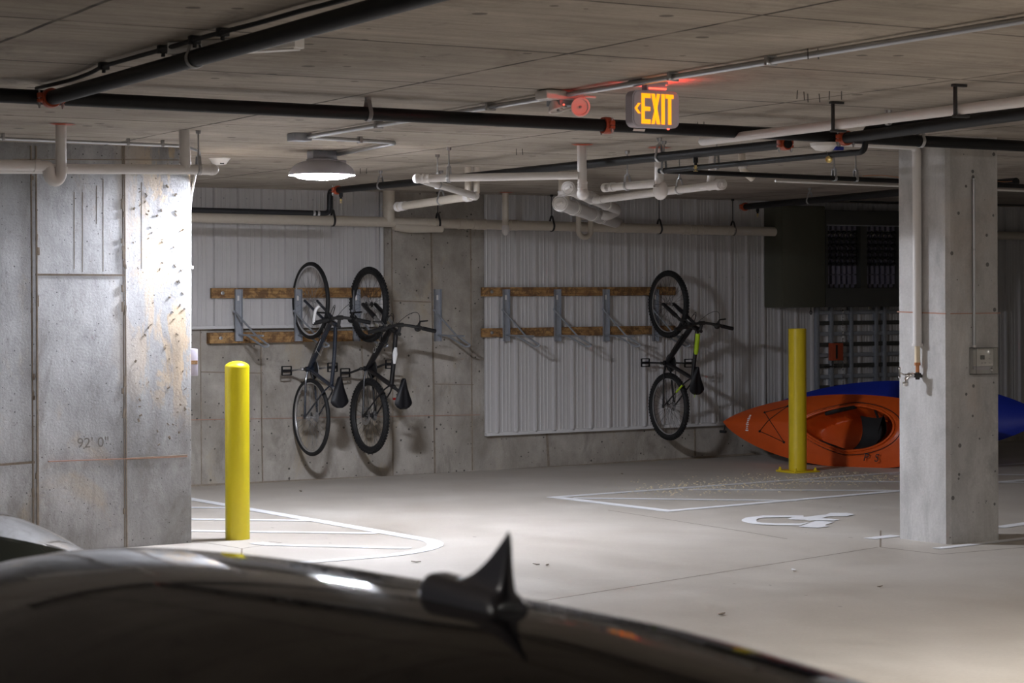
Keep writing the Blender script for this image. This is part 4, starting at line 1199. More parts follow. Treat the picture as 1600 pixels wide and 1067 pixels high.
# ================================================================ BIKES
def wheel(root, c, R, tr, rim, spk, knob, disc=False, yaw=0):
    """axle along local y"""
    c = V(c); rr = R - tr * 1.55
    def ring(rad, n=72): return [c + V((math.cos(2 * pi * i / n) * rad, 0, math.sin(2 * pi * i / n) * rad)) for i in range(n)]
    t = MB(); P = []
    prof = [(rr, -.011), (rr - .016, -.006), (rr - .018, .0), (rr - .016, .006), (rr, .011), (rr + .003, .010), (rr - .004, 0), (rr + .003, -.010)]
    for i in range(72):
        a = 2 * pi * i / 72; P.append([c + V((math.cos(a) * q, w, math.sin(a) * q)) for q, w in prof])
    P.append(P[0]); t.grid(P, closeu=True)
    w_ = obj('wheel', t, rim, root, local=True)
    t = MB(); t.tube(ring(R - tr), tr, 12, closed=True)
    if knob:
        n = 66
        for i in range(n):
            for row, (off, hw) in enumerate(((-.62, .006), (-.2, .006), (.2, .006), (.62, .006))):
                a = 2 * pi * (i + (.5 if row in (1, 2) else 0)) / n
                ang = off * 1.25
                q = c + V((math.cos(a), 0, math.sin(a))) * (R - tr + tr * math.cos(ang)) + V((0, tr * math.sin(ang), 0))
                rad = V((math.cos(a) * math.cos(ang), math.sin(ang), math.sin(a) * math.cos(ang)))
                tn = V((-math.sin(a), 0, math.cos(a))); si = rad.cross(tn)
                t.obox(q + rad * .002, tn * .0075, si * .0055, rad * .0045)
    obj('tyre', t, M['tyre'], w_, local=True)
    t = MB()
    for i in range(32):
        a = 2 * pi * i / 32; s_ = 1 if i % 2 else -1; b_ = a + (.42 if (i // 2) % 2 else -.42)
        t.tube([c + V((math.cos(b_) * .022, s_ * .028, math.sin(b_) * .022)), c + V((math.cos(a) * (rr - .015), 0, math.sin(a) * (rr - .015)))], .0013, 5)
    obj('spokes', t, spk, w_, local=True)
    t = MB(); t.lathe([(0, -.062), (.007, -.062), (.007, -.035), (.024, -.032), (.024, -.026), (.012, -.022), (.012, .022), (.024, .026), (.024, .032), (.007, .035), (.007, .062), (0, .062)], c, (0, 1, 0), 16); obj('hub', t, M['darkp'] if disc else M['alu'], w_, local=True)
    if disc:
        t = MB(); t.lathe([(.050, 0), (.080, 0), (.080, .002), (.050, .002), (.050, 0)], c + V((0, .040, 0)), (0, 1, 0), 32, False)
        for i in range(6): a = 2 * pi * i / 6; t.beam(c + V((math.cos(a) * .015, .041, math.sin(a) * .015)), c + V((math.cos(a + .4) * .055, .041, math.sin(a + .4) * .055)), .008, .0018, (0, 1, 0))
        obj('disc_rotor', t, M['alu'], w_, local=True)
    return w_


def bike(lab, loc, a, sp):
    R, tr, wb, fm = sp['R'], sp['tr'], sp['wb'], sp['paint']
    root = thing('bicycle', lab, 'bicycle', (0, 0, 0))
    mw = Matrix(((0, -math.cos(a), math.sin(a)), (0, -math.sin(a), -math.cos(a)), (1, 0, 0)))
    root.matrix_world = Matrix.Translation(loc) @ mw.to_4x4()
    k = sp.get('tube', .017)
    BB = V((.425, 0, -.03)); ST = V((.285, 0, sp.get('st', .42))); H0 = V((wb - .20, 0, .385)); H1 = V((wb - .24, 0, .50))
    if sp['road']: H0 = V((wb - .175, 0, .36)); H1 = V((wb - .21, 0, .48))
    F_A = V((wb, 0, 0))
    def P(name, fn, mat, par=root): t = MB(); fn(t); return obj(name, t, mat, par, local=True)
    def fr(t):
        t.tube([H0 - (H1 - H0) * .08, H1 + (H1 - H0) * .08], k * 1.25, 16)
        t.tube([BB, BB.lerp(H0, .5), H0.lerp(H1, .15)], [k * 1.15, k * 1.35, k * 1.2], 16)
        mid = ST.lerp(H1, .5) + V((0, 0, -.012 if not sp['road'] else 0))
        t.tube(fillet([ST + V((0, 0, -.02)), mid, H1 - (H1 - H0) * .15], .2), k * .95, 16)
        t.tube([BB, ST + (ST - BB) * .06], k * .95, 16)
        t.tube([BB - V((0, .037, 0)), BB + V((0, .037, 0))], .023, 18)
        for s_ in (-1, 1):
            t.tube(fillet([BB + V((-.02, s_ * .018, 0)), V((.33, s_ * .042, -.022)), V((.0, s_ * .065, 0))], .1), .0095, 10)
            t.tube(fillet([ST + V((.0, s_ * .012, -.04)), V((.24, s_ * .045, .32)), V((.0, s_ * .065, .0))], .06), .0075, 10)
            t.obox(V((.004, s_ * .066, 0)), (.018, 0, 0), (0, .004, 0), (0, 0, .018), .003)
    f_ = P('frame', fr, fm)
    if sp['road']:
        def fk(t):
            for s_ in (-1, 1): t.tube(fillet([H0 + V((.0, s_ * .02, -.01)), H0 + V((.02, s_ * .05, -.03)), V((wb - .045, s_ * .058, .09)), V((wb, s_ * .062, 0))], .06), [.012] * 3 + [.011] * 20 if False else .0125, 12)
            t.tube([H0 + V((0, -.045, -.02)), H0 + V((0, .045, -.02))], .014, 12)
        P('fork', fk, fm)
    else:
        def fk(t):
            ax = (H1 - H0).normalized(); cr_ = H0 - ax * .03
            t.tube([cr_ + V((0, -.062, 0)), cr_ + V((0, .062, 0))], .019, 14)
            for s_ in (-1, 1):
                t.tube([cr_ + V((.004, s_ * .062, 0)), cr_.lerp(F_A, .42) + V((.006, s_ * .062, 0))], .0155, 14)
        fk_ = P('fork', fk, M['alu'] if not sp.get('darkfork') else M['darkp'])
        def lg(t):
            ax = (H1 - H0).normalized(); cr_ = H0 - ax * .03
            for s_ in (-1, 1):
                t.tube([cr_.lerp(F_A, .38) + V((.006, s_ * .062, 0)), cr_.lerp(F_A, .42) + V((.006, s_ * .062, 0)), F_A + V((0, s_ * .062, .005))], [.020, .022, .018], 14)
                t.tube([F_A + V((0, s_ * .055, 0)), F_A + V((0, s_ * .072, 0))], .016, 12)
            t.tube([cr_.lerp(F_A, .42) + V((.0, -.062, 0)), cr_.lerp(F_A, .38) + V((-.045, -.03, .03)), cr_.lerp(F_A, .38) + V((-.045, .03, .03)), cr_.lerp(F_A, .42) + V((0, .062, 0))], .009, 10)
        lg_ = obj('fork_leg', (lambda t: (lg(t), t)[1])(MB()), sp.get('legs', fm), fk_, local=True)
    wheel(root, (0, 0, 0), R, tr, sp['rim'], sp['spk'], sp['knob'], sp.get('disc', False))
    wheel(root, (wb, 0, 0), R, tr, sp['rim'], sp['spk'], sp['knob'], sp.get('disc', False))
    # cockpit
    ax = (H1 - H0).normalized(); s0 = H1 + ax * .035; s1 = s0 + V((.075, 0, .028))
    def stm(t): t.tube([H1, s0 + ax * .02], .016, 14); t.tube([s0, s1], .015, 12); t.tube([s1 - V((0, .028, 0)), s1 + V((0, .028, 0))], .020, 14)
    P('stem', stm, M['darkp'])
    hw = sp.get('bar', .32)
    st_ = sp.get('steer', 0)
    def rot(p):
        q = V(p) - s0; c2, s2 = math.cos(st_), math.sin(st_); return s0 + V((q.x * c2 - q.y * s2, q.x * s2 + q.y * c2, q.z))
    def bp(y): y_ = abs(y); return s1 + V((-.055 * max(0, y_ - .05) / .27, y, .035 * min(1, max(0, y_ - .03) / .12)))
    def hb(t): t.tube(fillet([bp(-hw), bp(-.15), bp(-.05), bp(.05), bp(.15), bp(hw)], .04), .0135, 12)
    hb_ = P('handlebar', hb, M['darkp'])
    for s_ in (-1, 1):
        P('grip', lambda t: t.tube([bp(s_ * (hw - .125)), bp(s_ * (hw + .005))], .0185, 14), M['blk'], hb_)
        def lv(t):
            q = bp(s_ * (hw - .155)); t.tube([q, q + V((.03, 0, -.012)), q + V((.055, s_ * .02, -.02)), q + V((.06, s_ * .10, -.03))], [.015, .012, .008, .007], 10)
            t.ball(q + V((-.005, 0, -.03)), .028, (1.1, 1.3, .8), 12); t.tube([q - V((0, .018, 0)), q + V((0, .018, 0))], .017, 12)
        P('brake_lever', lv, M['darkp'] if not sp['road'] else M['black'], hb_)
    if sp['road']:
        P('bar_end', lambda t: t.tube(fillet([bp(hw), bp(hw) + V((.03, .005, .01)), bp(hw) + V((.12, -.0, .035)), bp(hw) + V((.145, -.03, .04))], .03), .0125, 12), M['decal'], hb_)
    # saddle
    sh = sp.get('saddle', .55); sx = ST.x - (sh - ST.z) * .32
    P('seat_post', lambda t: t.tube([ST, V((sx, 0, sh - .03))], .0145, 12), M['alu'] if sp['road'] else M['darkp'])
    def sd(t):
        rows = []
        for i in range(17):
            u = i / 16; x = sx - .125 + .27 * u
            wd = .070 * (1 - max(0, (u - .22) / .78)) ** 1.1 + .019 if u > .22 else .070 * math.sin(pi / 2 * min(1, (u + .05) / .27)) + .019
            if i == 16: wd = .006
            if i == 0: wd *= .75
            row = []
            for j in range(17):
                v = -1 + j / 8
                dip = -.010 * math.exp(-(v * 3) ** 2) * (1 if sp.get('split') else .25) * (1 if u < .75 else .2)
                row.append(V((x - (.02 * (1 - abs(v)) ** .6 * (1 if i == 0 and sp.get('split') else 0)) * -1, wd * v, sh + .012 * (u - .4) + .006 * math.cos(u * 5) - .028 * abs(v) ** 2.6 + dip)))
            low = [V((x, wd * v * .9, sh - .034)) for v in [1 - j / 8 for j in range(17)]]
            rows.append(row + low)
        vs = t.grid(rows, closeu=True)
        t._f(vs[0]); t._f(vs[-1][::-1])
    sd_ = P('saddle', sd, M['saddle'])
    P('saddle_rails', lambda t: [t.tube(fillet([(sx - .09, s_ * .03, sh - .03), (sx - .05, s_ * .022, sh - .055), (sx + .05, s_ * .022, sh - .055), (sx + .10, s_ * .01, sh - .03)], .02), .0035, 8) for s_ in (-1, 1)], M['zinc'], sd_)
    # drivetrain
    def cr_(t):
        for q, r2 in ((-.046, .086), (-.054, .066), (-.038, .046)):
            n = 40
            t.prism([(math.cos(2 * pi * i / (n * 2)) * (r2 + (.004 if i % 2 else 0)), math.sin(2 * pi * i / (n * 2)) * (r2 + (.004 if i % 2 else 0))) for i in range(n * 2)], (1, 0, 0), (0, 0, 1), BB + V((0, q, 0)), .0022, (0, 1, 0))
        t.tube([BB + V((0, -.065, 0)), BB + V((0, .065, 0))], .014, 12)
    cs = P('crankset', cr_, M['darkp'])
    cdv = sp.get('crank', V((0, 0, -1)))
    for s_ in (1, -1):
        d_ = cdv * s_; e_ = BB + d_ * .17 + V((0, s_ * .085, 0))
        P('crank_arm', lambda t: (t.beam(BB + V((0, s_ * .068, 0)), e_, .016, .024, (0, 1, 0), .004), t.ball(BB + V((0, s_ * .07, 0)), .016, n=12)), M['alu'] if sp['road'] else M['darkp'], cs)
        def pd(t):
            q = e_ + V((0, s_ * .055, 0)); t.tube([e_, e_ + V((0, s_ * .10, 0))], .008, 8)
            for u in (-1, 1): t.obox(q + V((u * .038, 0, 0)), (.004, 0, 0), (0, .045, 0), (0, 0, .011), .002); t.obox(q + V((0, u * .045, 0)), (.040, 0, 0), (0, .004, 0), (0, 0, .010), .002)
            t.obox(q, (.012, 0, 0), (0, .04, 0), (0, 0, .009), .003)
        P('pedal', pd, M['black'], cs)
    P('cassette', lambda t: t.lathe([(.02, 0), (.045, .002), (.045, .005), (.038, .008), (.038, .012), (.030, .016), (.030, .02), (.022, .024), (0, .024)], (0, -.055, 0), (0, 1, 0), 28), M['zinc'])
    P('chain', lambda t: (t.tube([(0, -.048, .038), BB + V((0, -.046, .086))], .0035, 6), t.tube([(.0, -.048, -.11), BB + V((0, -.046, -.086))], .0035, 6), t.tube([BB + V((.084 * math.cos(b_), -.046, .084 * math.sin(b_))) for b_ in [-pi / 2 + pi * i / 10 for i in range(11)]], .0045, 6)), M['zinc'] if sp['road'] else M['darkp'])
    P('rear_derailleur', lambda t: (t.obox((.01, -.07, -.045), (.016, 0, 0), (0, .008, 0), (0, 0, .03), .004), t.lathe([(.016, -.004), (.016, .004)], (.0, -.065, -.075), (0, 1, 0), 14), t.lathe([(.016, -.004), (.016, .004)], (.02, -.065, -.125), (0, 1, 0), 14), t.beam((.0, -.06, -.07), (.02, -.06, -.125), .014, .004, (0, 1, 0))), M['darkp'])
    # cables
    def cb(t):
        for s_, up_ in ((1, .10), (-1, .12), (1, .06)):
            q = bp(s_ * (hw - .16)); t.tube([((1 - u) ** 3) * (q + V((.03, 0, 0))) + 3 * u * (1 - u) ** 2 * (q + V((.11 + up_, -s_ * .02, up_))) + 3 * u * u * (1 - u) * (H1 + V((.14, s_ * .03, .05))) + u ** 3 * (H0.lerp(H1, .4) + V((.02, s_ * .02, 0))) for u in [i / 14 for i in range(15)]], .0026, 6)
        t.tube([H0 + V((-.02, .015, .02)), BB.lerp(H0, .5) + V((0, .02, -.03)), BB + V((0, .01, -.03))], .0024, 6)
    P('cable', cb, M['blk'])
    sp.get('extra', lambda *_: None)(P, BB, H0, H1, ST, root, k)
    return root


def ex1(P, BB, H0, H1, ST, root, k):
    P('bottle_cage', lambda t: [t.tube(fillet([BB.lerp(H0, u) + V((0, s_ * .03, .03)) for u in (.35, .62)], .01), .003, 6) for s_ in (-1, 1)] + [t.tube([BB.lerp(H0, .4) + V((0, .03, .03)), BB.lerp(H0, .36) + V((-.03, 0, .07)), BB.lerp(H0, .4) + V((0, -.03, .03))], .003, 6)], M['alu'])
    P('tube_badge', lambda t: t.text('001', BB.lerp(H0, .86) + V((0, k * 1.5, -.012)), (H0 - BB).normalized() * -1, (H0 - BB).normalized().cross(V((0, 1, 0))), .03, 0), M['decal'])
def ex2(P, BB, H0, H1, ST, root, k):
    d_ = (H0 - BB).normalized(); u_ = V((0, 1, 0)).cross(d_)
    P('frame_lettering', lambda t: t.text('CARA', BB.lerp(H0, .40) + V((0, k * 1.55, 0)) - u_ * .018, d_, u_, .060, 0), M['decal'])
    P('white_flash', lambda t: (t.tube([ST.lerp(H1, .42), ST.lerp(H1, .60), ST.lerp(H1, .72)], [k * .6, k * 1.12, k * .6], 12), ), M['decal'])
    P('cable_lock', lambda t: t.tube([H0.lerp(BB, .22) + V((math.cos(b_) * .06, .04, math.sin(b_) * .06 + .06)) for b_ in [2 * pi * i / 20 for i in range(20)]], .006, 8, closed=True), M['blk'])
    P('tail_reflector', lambda t: t.box((.165, -.02, .455), (.185, .02, .495), .004), M['red'])
def ex3(P, BB, H0, H1, ST, root, k):
    P('lime_panel', lambda t: (t.tube([ST.lerp(H1, .50), ST.lerp(H1, .56), ST.lerp(H1, .92)], [k * .8, k * 1.10, k * 1.10], 12), ), M['lime'])
    P('lime_stay', lambda t: [t.tube([V((.22, s_ * .048, .30)), V((.15, s_ * .053, .205))], .0095, 10) for s_ in (1,)], M['lime'])
    P('saddle_lettering', lambda t: t.tube([(.11, .032, .476), (.16, .020, .484), (.21, .012, .488)], .003, 6), M['lime'])
    d_ = (H0 - BB).normalized(); u_ = V((0, 1, 0)).cross(d_)
    P('pump', lambda t: t.tube([BB.lerp(H0, .3) + V((0, .05, .03)), BB.lerp(H0, .75) + V((0, .05, .03))], .011, 10), M['darkp'])


W1 = PY(487, 652, 16.1)
bike('slim tyred hybrid bike with silver rims hanging at the left', (W1.x, 16.11, W1.z), math.radians(3), dict(R=.343, tr=.019, wb=1.03, paint=M['frame_b'], rim=M['rim_s'], spk=M['spoke'], knob=False, road=True, saddle=.56, bar=.27, st=.40, crank=V((-.1, 0, -1)).normalized(), extra=ex1, tube=.0185))
W2 = PY(578, 650, 16.1)
bike('black mountain bike with white lettering and knobby tyres hanging beside the pilaster', (W2.x, 16.11, W2.z), math.radians(3), dict(R=.333, tr=.027, wb=1.00, paint=M['frame_k'], rim=M['darkp'], spk=M['spoke_k'], knob=True, road=False, disc=True, saddle=.64, bar=.33, legs=M['frame_k'], crank=V((-.25, 0, -1)).normalized(), extra=ex2, split=True, tube=.022))
W3 = PY(1045, 635, 16.1)
bike('black mountain bike with lime green accents hanging alone on the right boards', (W3.x, 16.10, W3.z), math.radians(0), dict(R=.325, tr=.026, wb=1.0, paint=M['frame_k'], rim=M['rim_s'], spk=M['spoke_k'], knob=True, road=False, saddle=.50, bar=.33, darkfork=True, crank=V((0, 0, -1)), extra=ex3, split=True, tube=.021))


# ================================================================ KAYAKS
def kayak(lab, ctr, axis, tilt, L, B, mat, cockpit=True, name='kayak'):
    """axis: horizontal direction towards the stern; deck turned towards the room"""
    ax = V(axis).normalized(); e = ax.cross(UP) * -1      # horizontal, away from the room
    if e.x < 0: e = -e
    b_ = e * math.sin(tilt) + UP * math.cos(tilt); n_ = -e * math.cos(tilt) + UP * math.sin(tilt)
    c = V(ctr)
    R0 = thing(name, lab, 'kayak', tuple(c))
    def W(x, y, z): return c + ax * x + b_ * y + n_ * z
    def beam(u): return B * max(0, 1 - abs(u) ** 2.1) ** .78
    def zc(u): return .06 * abs(u) ** 3
    cxx, hl, hwid = L * .0, L * .34, B * .62
    def deck(x, y):
        u = x / L; bb = max(beam(u), 1e-4); s_ = max(-1, min(1, y / bb))
        z = zc(u) + (.09 * (1 - abs(u) ** 3) + .012) * (1 - s_ * s_) + .02
        z += .05 * math.exp(-((u + .55) / .22) ** 2) * (1 - abs(s_)) 
        if cockpit:
            q = ((x - cxx) / hl) ** 2 + (y / (hwid * (1 - .28 * ((cxx - x) / hl if x < cxx else 0)))) ** 2
            if q < 1: z -= .25 * min(1, (1 - q) * 7) ** .8
            elif q < 1.35: z += .018 * math.sin((q - 1) / .35 * pi)
        return z
    rows = []
    n = 150
    for i in range(n + 1):
        u = -1 + 2 * i / n; u = math.copysign(abs(u) ** .9, u); x = u * L; bb = beam(u)
        if i in (0, n): bb = .004
        row = []
        for j in range(49):
            s_ = -1 + j / 24; row.append(W(x, bb * s_, deck(x, bb * s_)))
        for j in range(1, 24):
            s_ = 1 - j / 12
            dpt = .21 * max(0, (1 - abs(u) ** 3.5)) + .015
            row.append(W(x, bb * s_ * .98, zc(u) - dpt * (1 - abs(s_) ** 2.8) - .004))
        rows.append(row)
    t = MB(); vs = t.grid(rows, closeu=True); t._f(vs[0]); t._f(vs[-1][::-1])
    obj('hull', t, mat, R0, 60)
    def rim(k_, dz=0.02, n_=48):
        o_ = []
        for i in range(n_):
            a = 2 * pi * i / n_; x = cxx + hl * k_ * math.cos(a); y = hwid * k_ * math.sin(a) * (1 - .28 * (max(0, cxx - x) / hl)); o_.append(W(x, y, deck(cxx + hl * 1.03 * math.cos(a), hwid * 1.03 * math.sin(a) * (1 - .28 * (max(0, cxx - x) / hl))) + dz))
        return o_
    if cockpit:
        t = MB(); t.tube(rim(1.0, .004), .011, 10, closed=True); obj('cockpit_rim', t, mat, R0)
        t = MB(); t.tube(rim(1.16, -.006), .0035, 6, closed=True); obj('deck_groove', t, M['blk'], R0)
        # seat
        t = MB(); rw = []
        for i in range(13):
            u = i / 12; x = cxx + hl * (.02 + .72 * u)
            rw.append([W(x, hwid * .74 * s_ * (1 - .25 * u), -.12 + .10 * s_ * s_ + .16 * u ** 3) for s_ in [-1 + k_ / 6 for k_ in range(13)]])
        t.grid(rw); st = obj('seat', t, M['beltblk'], R0)
        t = MB(); t.grid([[W(cxx + hl * (.50 + .22 * u), hwid * .74 * s_, -.02 + .17 * u - .03 * s_ * s_) for s_ in [-1 + k_ / 6 for k_ in range(13)]] for u in [0, .25, .5, .75, 1]]); obj('backrest', t, M['beltblk'], st)
        t = MB(); t.tube([W(cxx + hl * .35, hwid * 1.0, .02), W(cxx + hl * .55, hwid * .55, .09)], .012, 8); obj('seat_strap', t, M['blk'], st)
        for s_ in (1, -1):
            t = MB(); t.tube(fillet([W(cxx - hl * .62, s_ * hwid * .60, .075), W(cxx - hl * .35, s_ * hwid * .78, .085), W(cxx + hl * .02, s_ * hwid * .96, .085)], .1), [.018] + [.025] * 7 + [.02] if s_ > 0 else [.010] + [.014] * 7 + [.010], 10)
            obj('thigh_pad', t, M['blk'], R0)
        # bungee
        t = MB()
        pts = [(-.50, .62), (-.66, -.40), (-.46, -.60), (-.66, .42), (-.50, .62)]
        t.tube([W(L * u, beam(u) * s_, deck(L * u, beam(u) * s_) + .006) for u, s_ in [(p0[0] + (p1[0] - p0[0]) * k_ / 8, p0[1] + (p1[1] - p0[1]) * k_ / 8) for p0, p1 in zip(pts, pts[1:]) for k_ in range(9)]], .0035, 6)
        for u, s_ in pts[:4]: t.ball(W(L * u, beam(u) * s_, deck(L * u, beam(u) * s_) + .006), .012, n=8)
        obj('bungee_cord', t, M['blk'], R0)
    for sg in (-1, 1):
        t = MB(); q = W(sg * L * .985, 0, .07); t.tube([q, q - b_ * .07 - n_ * .01, q - b_ * .10], .006, 8); t.tube([q - b_ * .10 - ax * .035, q - b_ * .10 + ax * .035], .014, 8); obj('carry_handle', t, M['blk'], R0)
    return R0, W, deck, beam, ax, b_, n_


bow = PY(1137, 668, 16.0); 
cdir = V((.29, -.957, 0)).normalized()
KL = 1.48
oc = V((bow.x, bow.y, 0)) + cdir * KL; oc.z = .262
KO = kayak('orange sit in kayak on its side on the floor behind the right bollard', tuple(oc), cdir, math.radians(24), KL, .365, M['orange'])
W_, dk, bm_, kax, kb_, kn_ = KO[1:]
u = -.80
t = MB()
for i in range(9): 
    x = KL * -.775; y = -.085 + i * .019; z = dk(x, y) + .003; t.obox(W_(x, y, z), kax * (.010 if i % 3 else .016), kb_ * .006, kn_ * .0015)
obj('bow_logo', t, M['decal'], KO[0])
x = KL * .13
yy_ = -bm_(.3) * .86
t = MB(); t.text('P  S', W_(KL * .16, -bm_(.25) * .90, dk(KL * .2, -bm_(.25) * .62) + .006), kax, kb_, .11, 0); obj('black_lettering', t, M['blk'], KO[0])
ba = PY(1200, 640, 16.15); bz = V((14.08, 14.15, 0))
bd = (bz - V((ba.x, ba.y, 0))); bL = bd.length / 2
bc = (V((ba.x, ba.y, 0)) + bz) / 2; bc.z = .33
KB = kayak('blue kayak lying behind the orange one and showing its tip right of the column', tuple(bc), bd, math.radians(20), bL + .05, .37, M['blue'], cockpit=False)

# ================================================================ METER CABINETS ON THE BACK WALL
yc = 16.14
c0 = PY(1222, 320, yc); c1 = PY(1291, 480, yc)
cab = thing('electrical_cabinet', 'tall plain olive grey cabinet hung on the ribbed wall left of the meter rack', 'electrical cabinet', (c0.x, yc, c1.z))
t = MB(); t.box((c0.x, yc + .012, c1.z), (c1.x - .008, SYR - .021, PY(1250, 321, yc).z), .005); obj('body', t, M['cabinet'], cab)
t = MB(); t.box((c0.x + .003, yc, c1.z + .01), (c1.x - .010, yc + .010, PY(1250, 321, yc).z - .01), .003); obj('door', t, M['cabinet'], cab)
rk_ = thing('meter_rack', 'dark electrical meter rack with rows of meter sockets between the cabinet and column', 'meter rack', (c1.x, yc, c1.z))
xe_ = 15.25
t = MB()
zt, zm0, zm1, zb_ = PY(1320, 328, yc).z, PY(1320, 352, yc).z, PY(1320, 450, yc).z, c1.z
t.box((c1.x, yc + .10, zb_), (xe_, SYR - .021, zt), .004)
cols = []
x = c1.x + .03
wg = PY(1345, 400, yc).x - PY(1294, 400, yc).x; gap = PY(1355, 400, yc).x - PY(1345, 400, yc).x
t.box((c1.x, yc, zm0), (xe_, yc + .10, zt), .004); t.box((c1.x, yc, zb_), (xe_, yc + .10, zm1), .004)
gx = c1.x + .025; t.box((c1.x, yc, zm1), (gx, yc + .10, zm0))
while gx + wg < xe_:
    cols.append((gx, gx + wg)); t.box((gx + wg, yc, zm1), (min(xe_, gx + wg + gap), yc + .10, zm0)); gx += wg + gap
t.box((gx, yc, zm1), (xe_, yc + .1, zm0))
obj('frame', t, M['cabdark'], rk_)
t = MB(); t.box((c1.x + .008, yc - .014, zm0 - .006), (xe_, yc - .001, zm0 + .004), .001); obj('ledge', t, M['galv'], rk_)
for g0, g1 in cols:
    w = (g1 - g0) / 6
    for k in range(6):
        xa = g0 + w * (k + .28); xb = g0 + w * (k + .80); hh = zm0 - zm1
        # one pressed strip per column: a stepped profile from top plate down to the long lower plates
        prof = [(zm0 - .006, .05), (zm0 - hh * .075, .05), (zm0 - hh * .08, .085)]
        for r_ in range(5):
            z = zm0 - hh * (.14 + r_ * .10); prof += [(z - hh * .01, .085), (z - hh * .012, .060), (z - hh * .072, .060), (z - hh * .075, .085)]
        for a_, b2 in ((.64, .78), (.79, .94)): prof += [(zm0 - hh * a_, .085), (zm0 - hh * (a_ + .003), .05), (zm0 - hh * (b2 - .003), .05), (zm0 - hh * b2, .085)]
        prof += [(zm1 + .004, .085), (zm1 + .004, .098), (zm0 - .006, .098)]
        t = MB(); t.prism([(yc + d_, z) for z, d_ in prof], (0, 1, 0), (0, 0, 1), (xa, 0, 0), xb - xa, (1, 0, 0))
        ms = obj('meter_column', t, M['meter'], rk_)
        pts = []; rr_ = []
        for r_ in range(6):
            z = zm0 - hh * (.115 + r_ * .10)
            for dz, q_ in ((.02, .10), (.012, .34), (0, .40), (-.012, .34), (-.02, .10)): pts.append((g0 + w * (k + .5), yc + .050, z + dz)); rr_.append(w * q_)
        t = MB(); t.tube(pts, rr_, 10); obj('socket_strip', t, M['meterb'], ms)
# steel lattice under the rack
lt = thing('steel_lattice', 'galvanised steel strut lattice on the wall below the meter rack', 'steel frame', (c1.x, yc, .3))
zb2 = .18
for px in (1284, 1306, 1337, 1376, 1389):
    x = PY(px, 540, yc + .2).x; t = MB(); t.box((x - .022, SYR - .065, zb2), (x + .022, SYR - .022, zb_ - .002), .003); t.box((x - .010, SYR - .068, zb2), (x + .010, SYR - .064, zb_ - .002)); obj('post', t, M['galv'], lt)
x0_, x1_ = PY(1284, 540, yc + .2).x, xe_
for i in range(11):
    z = zb_ - .05 - i * .112
    if z < zb2: break
    t = MB(); t.box((x0_, SYR - .050, z - .030), (x1_, SYR - .024, z + .012), .003); obj('rail', t, M['cabdark'] if i % 2 else M['galv'], lt)
t = MB(); q = PY(1297, 536, SYR - .1); q2 = PY(1315, 563, SYR - .1); t.box((q.x, SYR - .13, q2.z), (q2.x, SYR - .07, q.z), .006)
o = obj('control_box', t, M['orange_c']); tag(o, 'small orange red box mounted on the steel lattice above the kayaks', 'control box')
t = MB(); t.box((q.x + .05, SYR - .133, q2.z + .02), (q.x + .075, SYR - .129, q.z - .02)); t.tube([(q.x + .03, SYR - .10, q2.z), (q.x + .03, SYR - .10, q2.z - .07)], .008, 8); t.tube([(q.x - .08, SYR - .10, q2.z - .06), (q.x + .06, SYR - .10, q2.z - .06)], .007, 8); obj('latch', t, M['darkp'], o)
t = MB(); x = PY(1318, 540, SYR - .09).x
for i in range(13):
    z = zb_ - .05 - i * .075; t.ball((x, SYR - .080, z), .011, (.8, .7, 2.4), 8)
t.tube([(x, SYR - .080, zb_ - .01), (x, SYR - .080, zb_ - .97)], .002, 6)
o = obj('hanging_chain', t, M['chrome']); tag(o, 'bright chain hanging down the lattice under the meter rack', 'chain')
t = MB(); x = PY(1267, 485, yc + .1).x; t.tube([(x, yc + .1, zb_ + .002), (x, yc + .1, zb_ - .04)], .005, 8); t.tube([(x + .012 * math.cos(b_), yc + .1, zb_ - .055 + .018 * math.sin(b_)) for b_ in [2 * pi * i / 14 for i in range(14)]], .005, 8, closed=True)
o = obj('cabinet_hook', t, M['blk']); tag(o, 'small black hook under the olive cabinet above the bollard', 'hook')
# cable beside the cabinet
t = MB(); pts = [PY(x, y, SYR - .05) for x, y in ((1212, 326), (1205, 340), (1206, 355), (1212, 366), (1207, 380), (1208, 398), (1213, 412), (1213, 445), (1222, 460))]
t.tube(fillet(pts, .04), .0055, 8); o = obj('grey_cable', t, M['zinc']); tag(o, 'loose grey cable looping down beside the olive cabinet', 'cable')
t = MB(); q = PY(1208, 450, SYR - .06); t.box(q - V((.045, .02, .035)), q + V((.045, .03, .035)), .004); cbx = obj('terminal_box', t, M['copper']); tag(cbx, 'small rusty terminal box at the foot of the loose grey cable', 'electrical box')

# ================================================================ CARS
def cr_interp(pts, x):
    if x <= pts[0][0]: return pts[0][1]
    if x >= pts[-1][0]: return pts[-1][1]
    for i in range(len(pts) - 1):
        if pts[i][0] <= x <= pts[i + 1][0]:
            p1, p2 = pts[i], pts[i + 1]; p0 = pts[max(0, i - 1)]; p3 = pts[min(len(pts) - 1, i + 2)]
            m1 = (p2[1] - p0[1]) / max(1e-6, p2[0] - p0[0]); m2 = (p3[1] - p1[1]) / max(1e-6, p3[0] - p1[0]); h = p2[0] - p1[0]
            t = (x - p1[0]) / h
            return (2 * t ** 3 - 3 * t * t + 1) * p1[1] + (t ** 3 - 2 * t * t + t) * h * m1 + (-2 * t ** 3 + 3 * t * t) * p2[1] + (t ** 3 - t * t) * h * m2


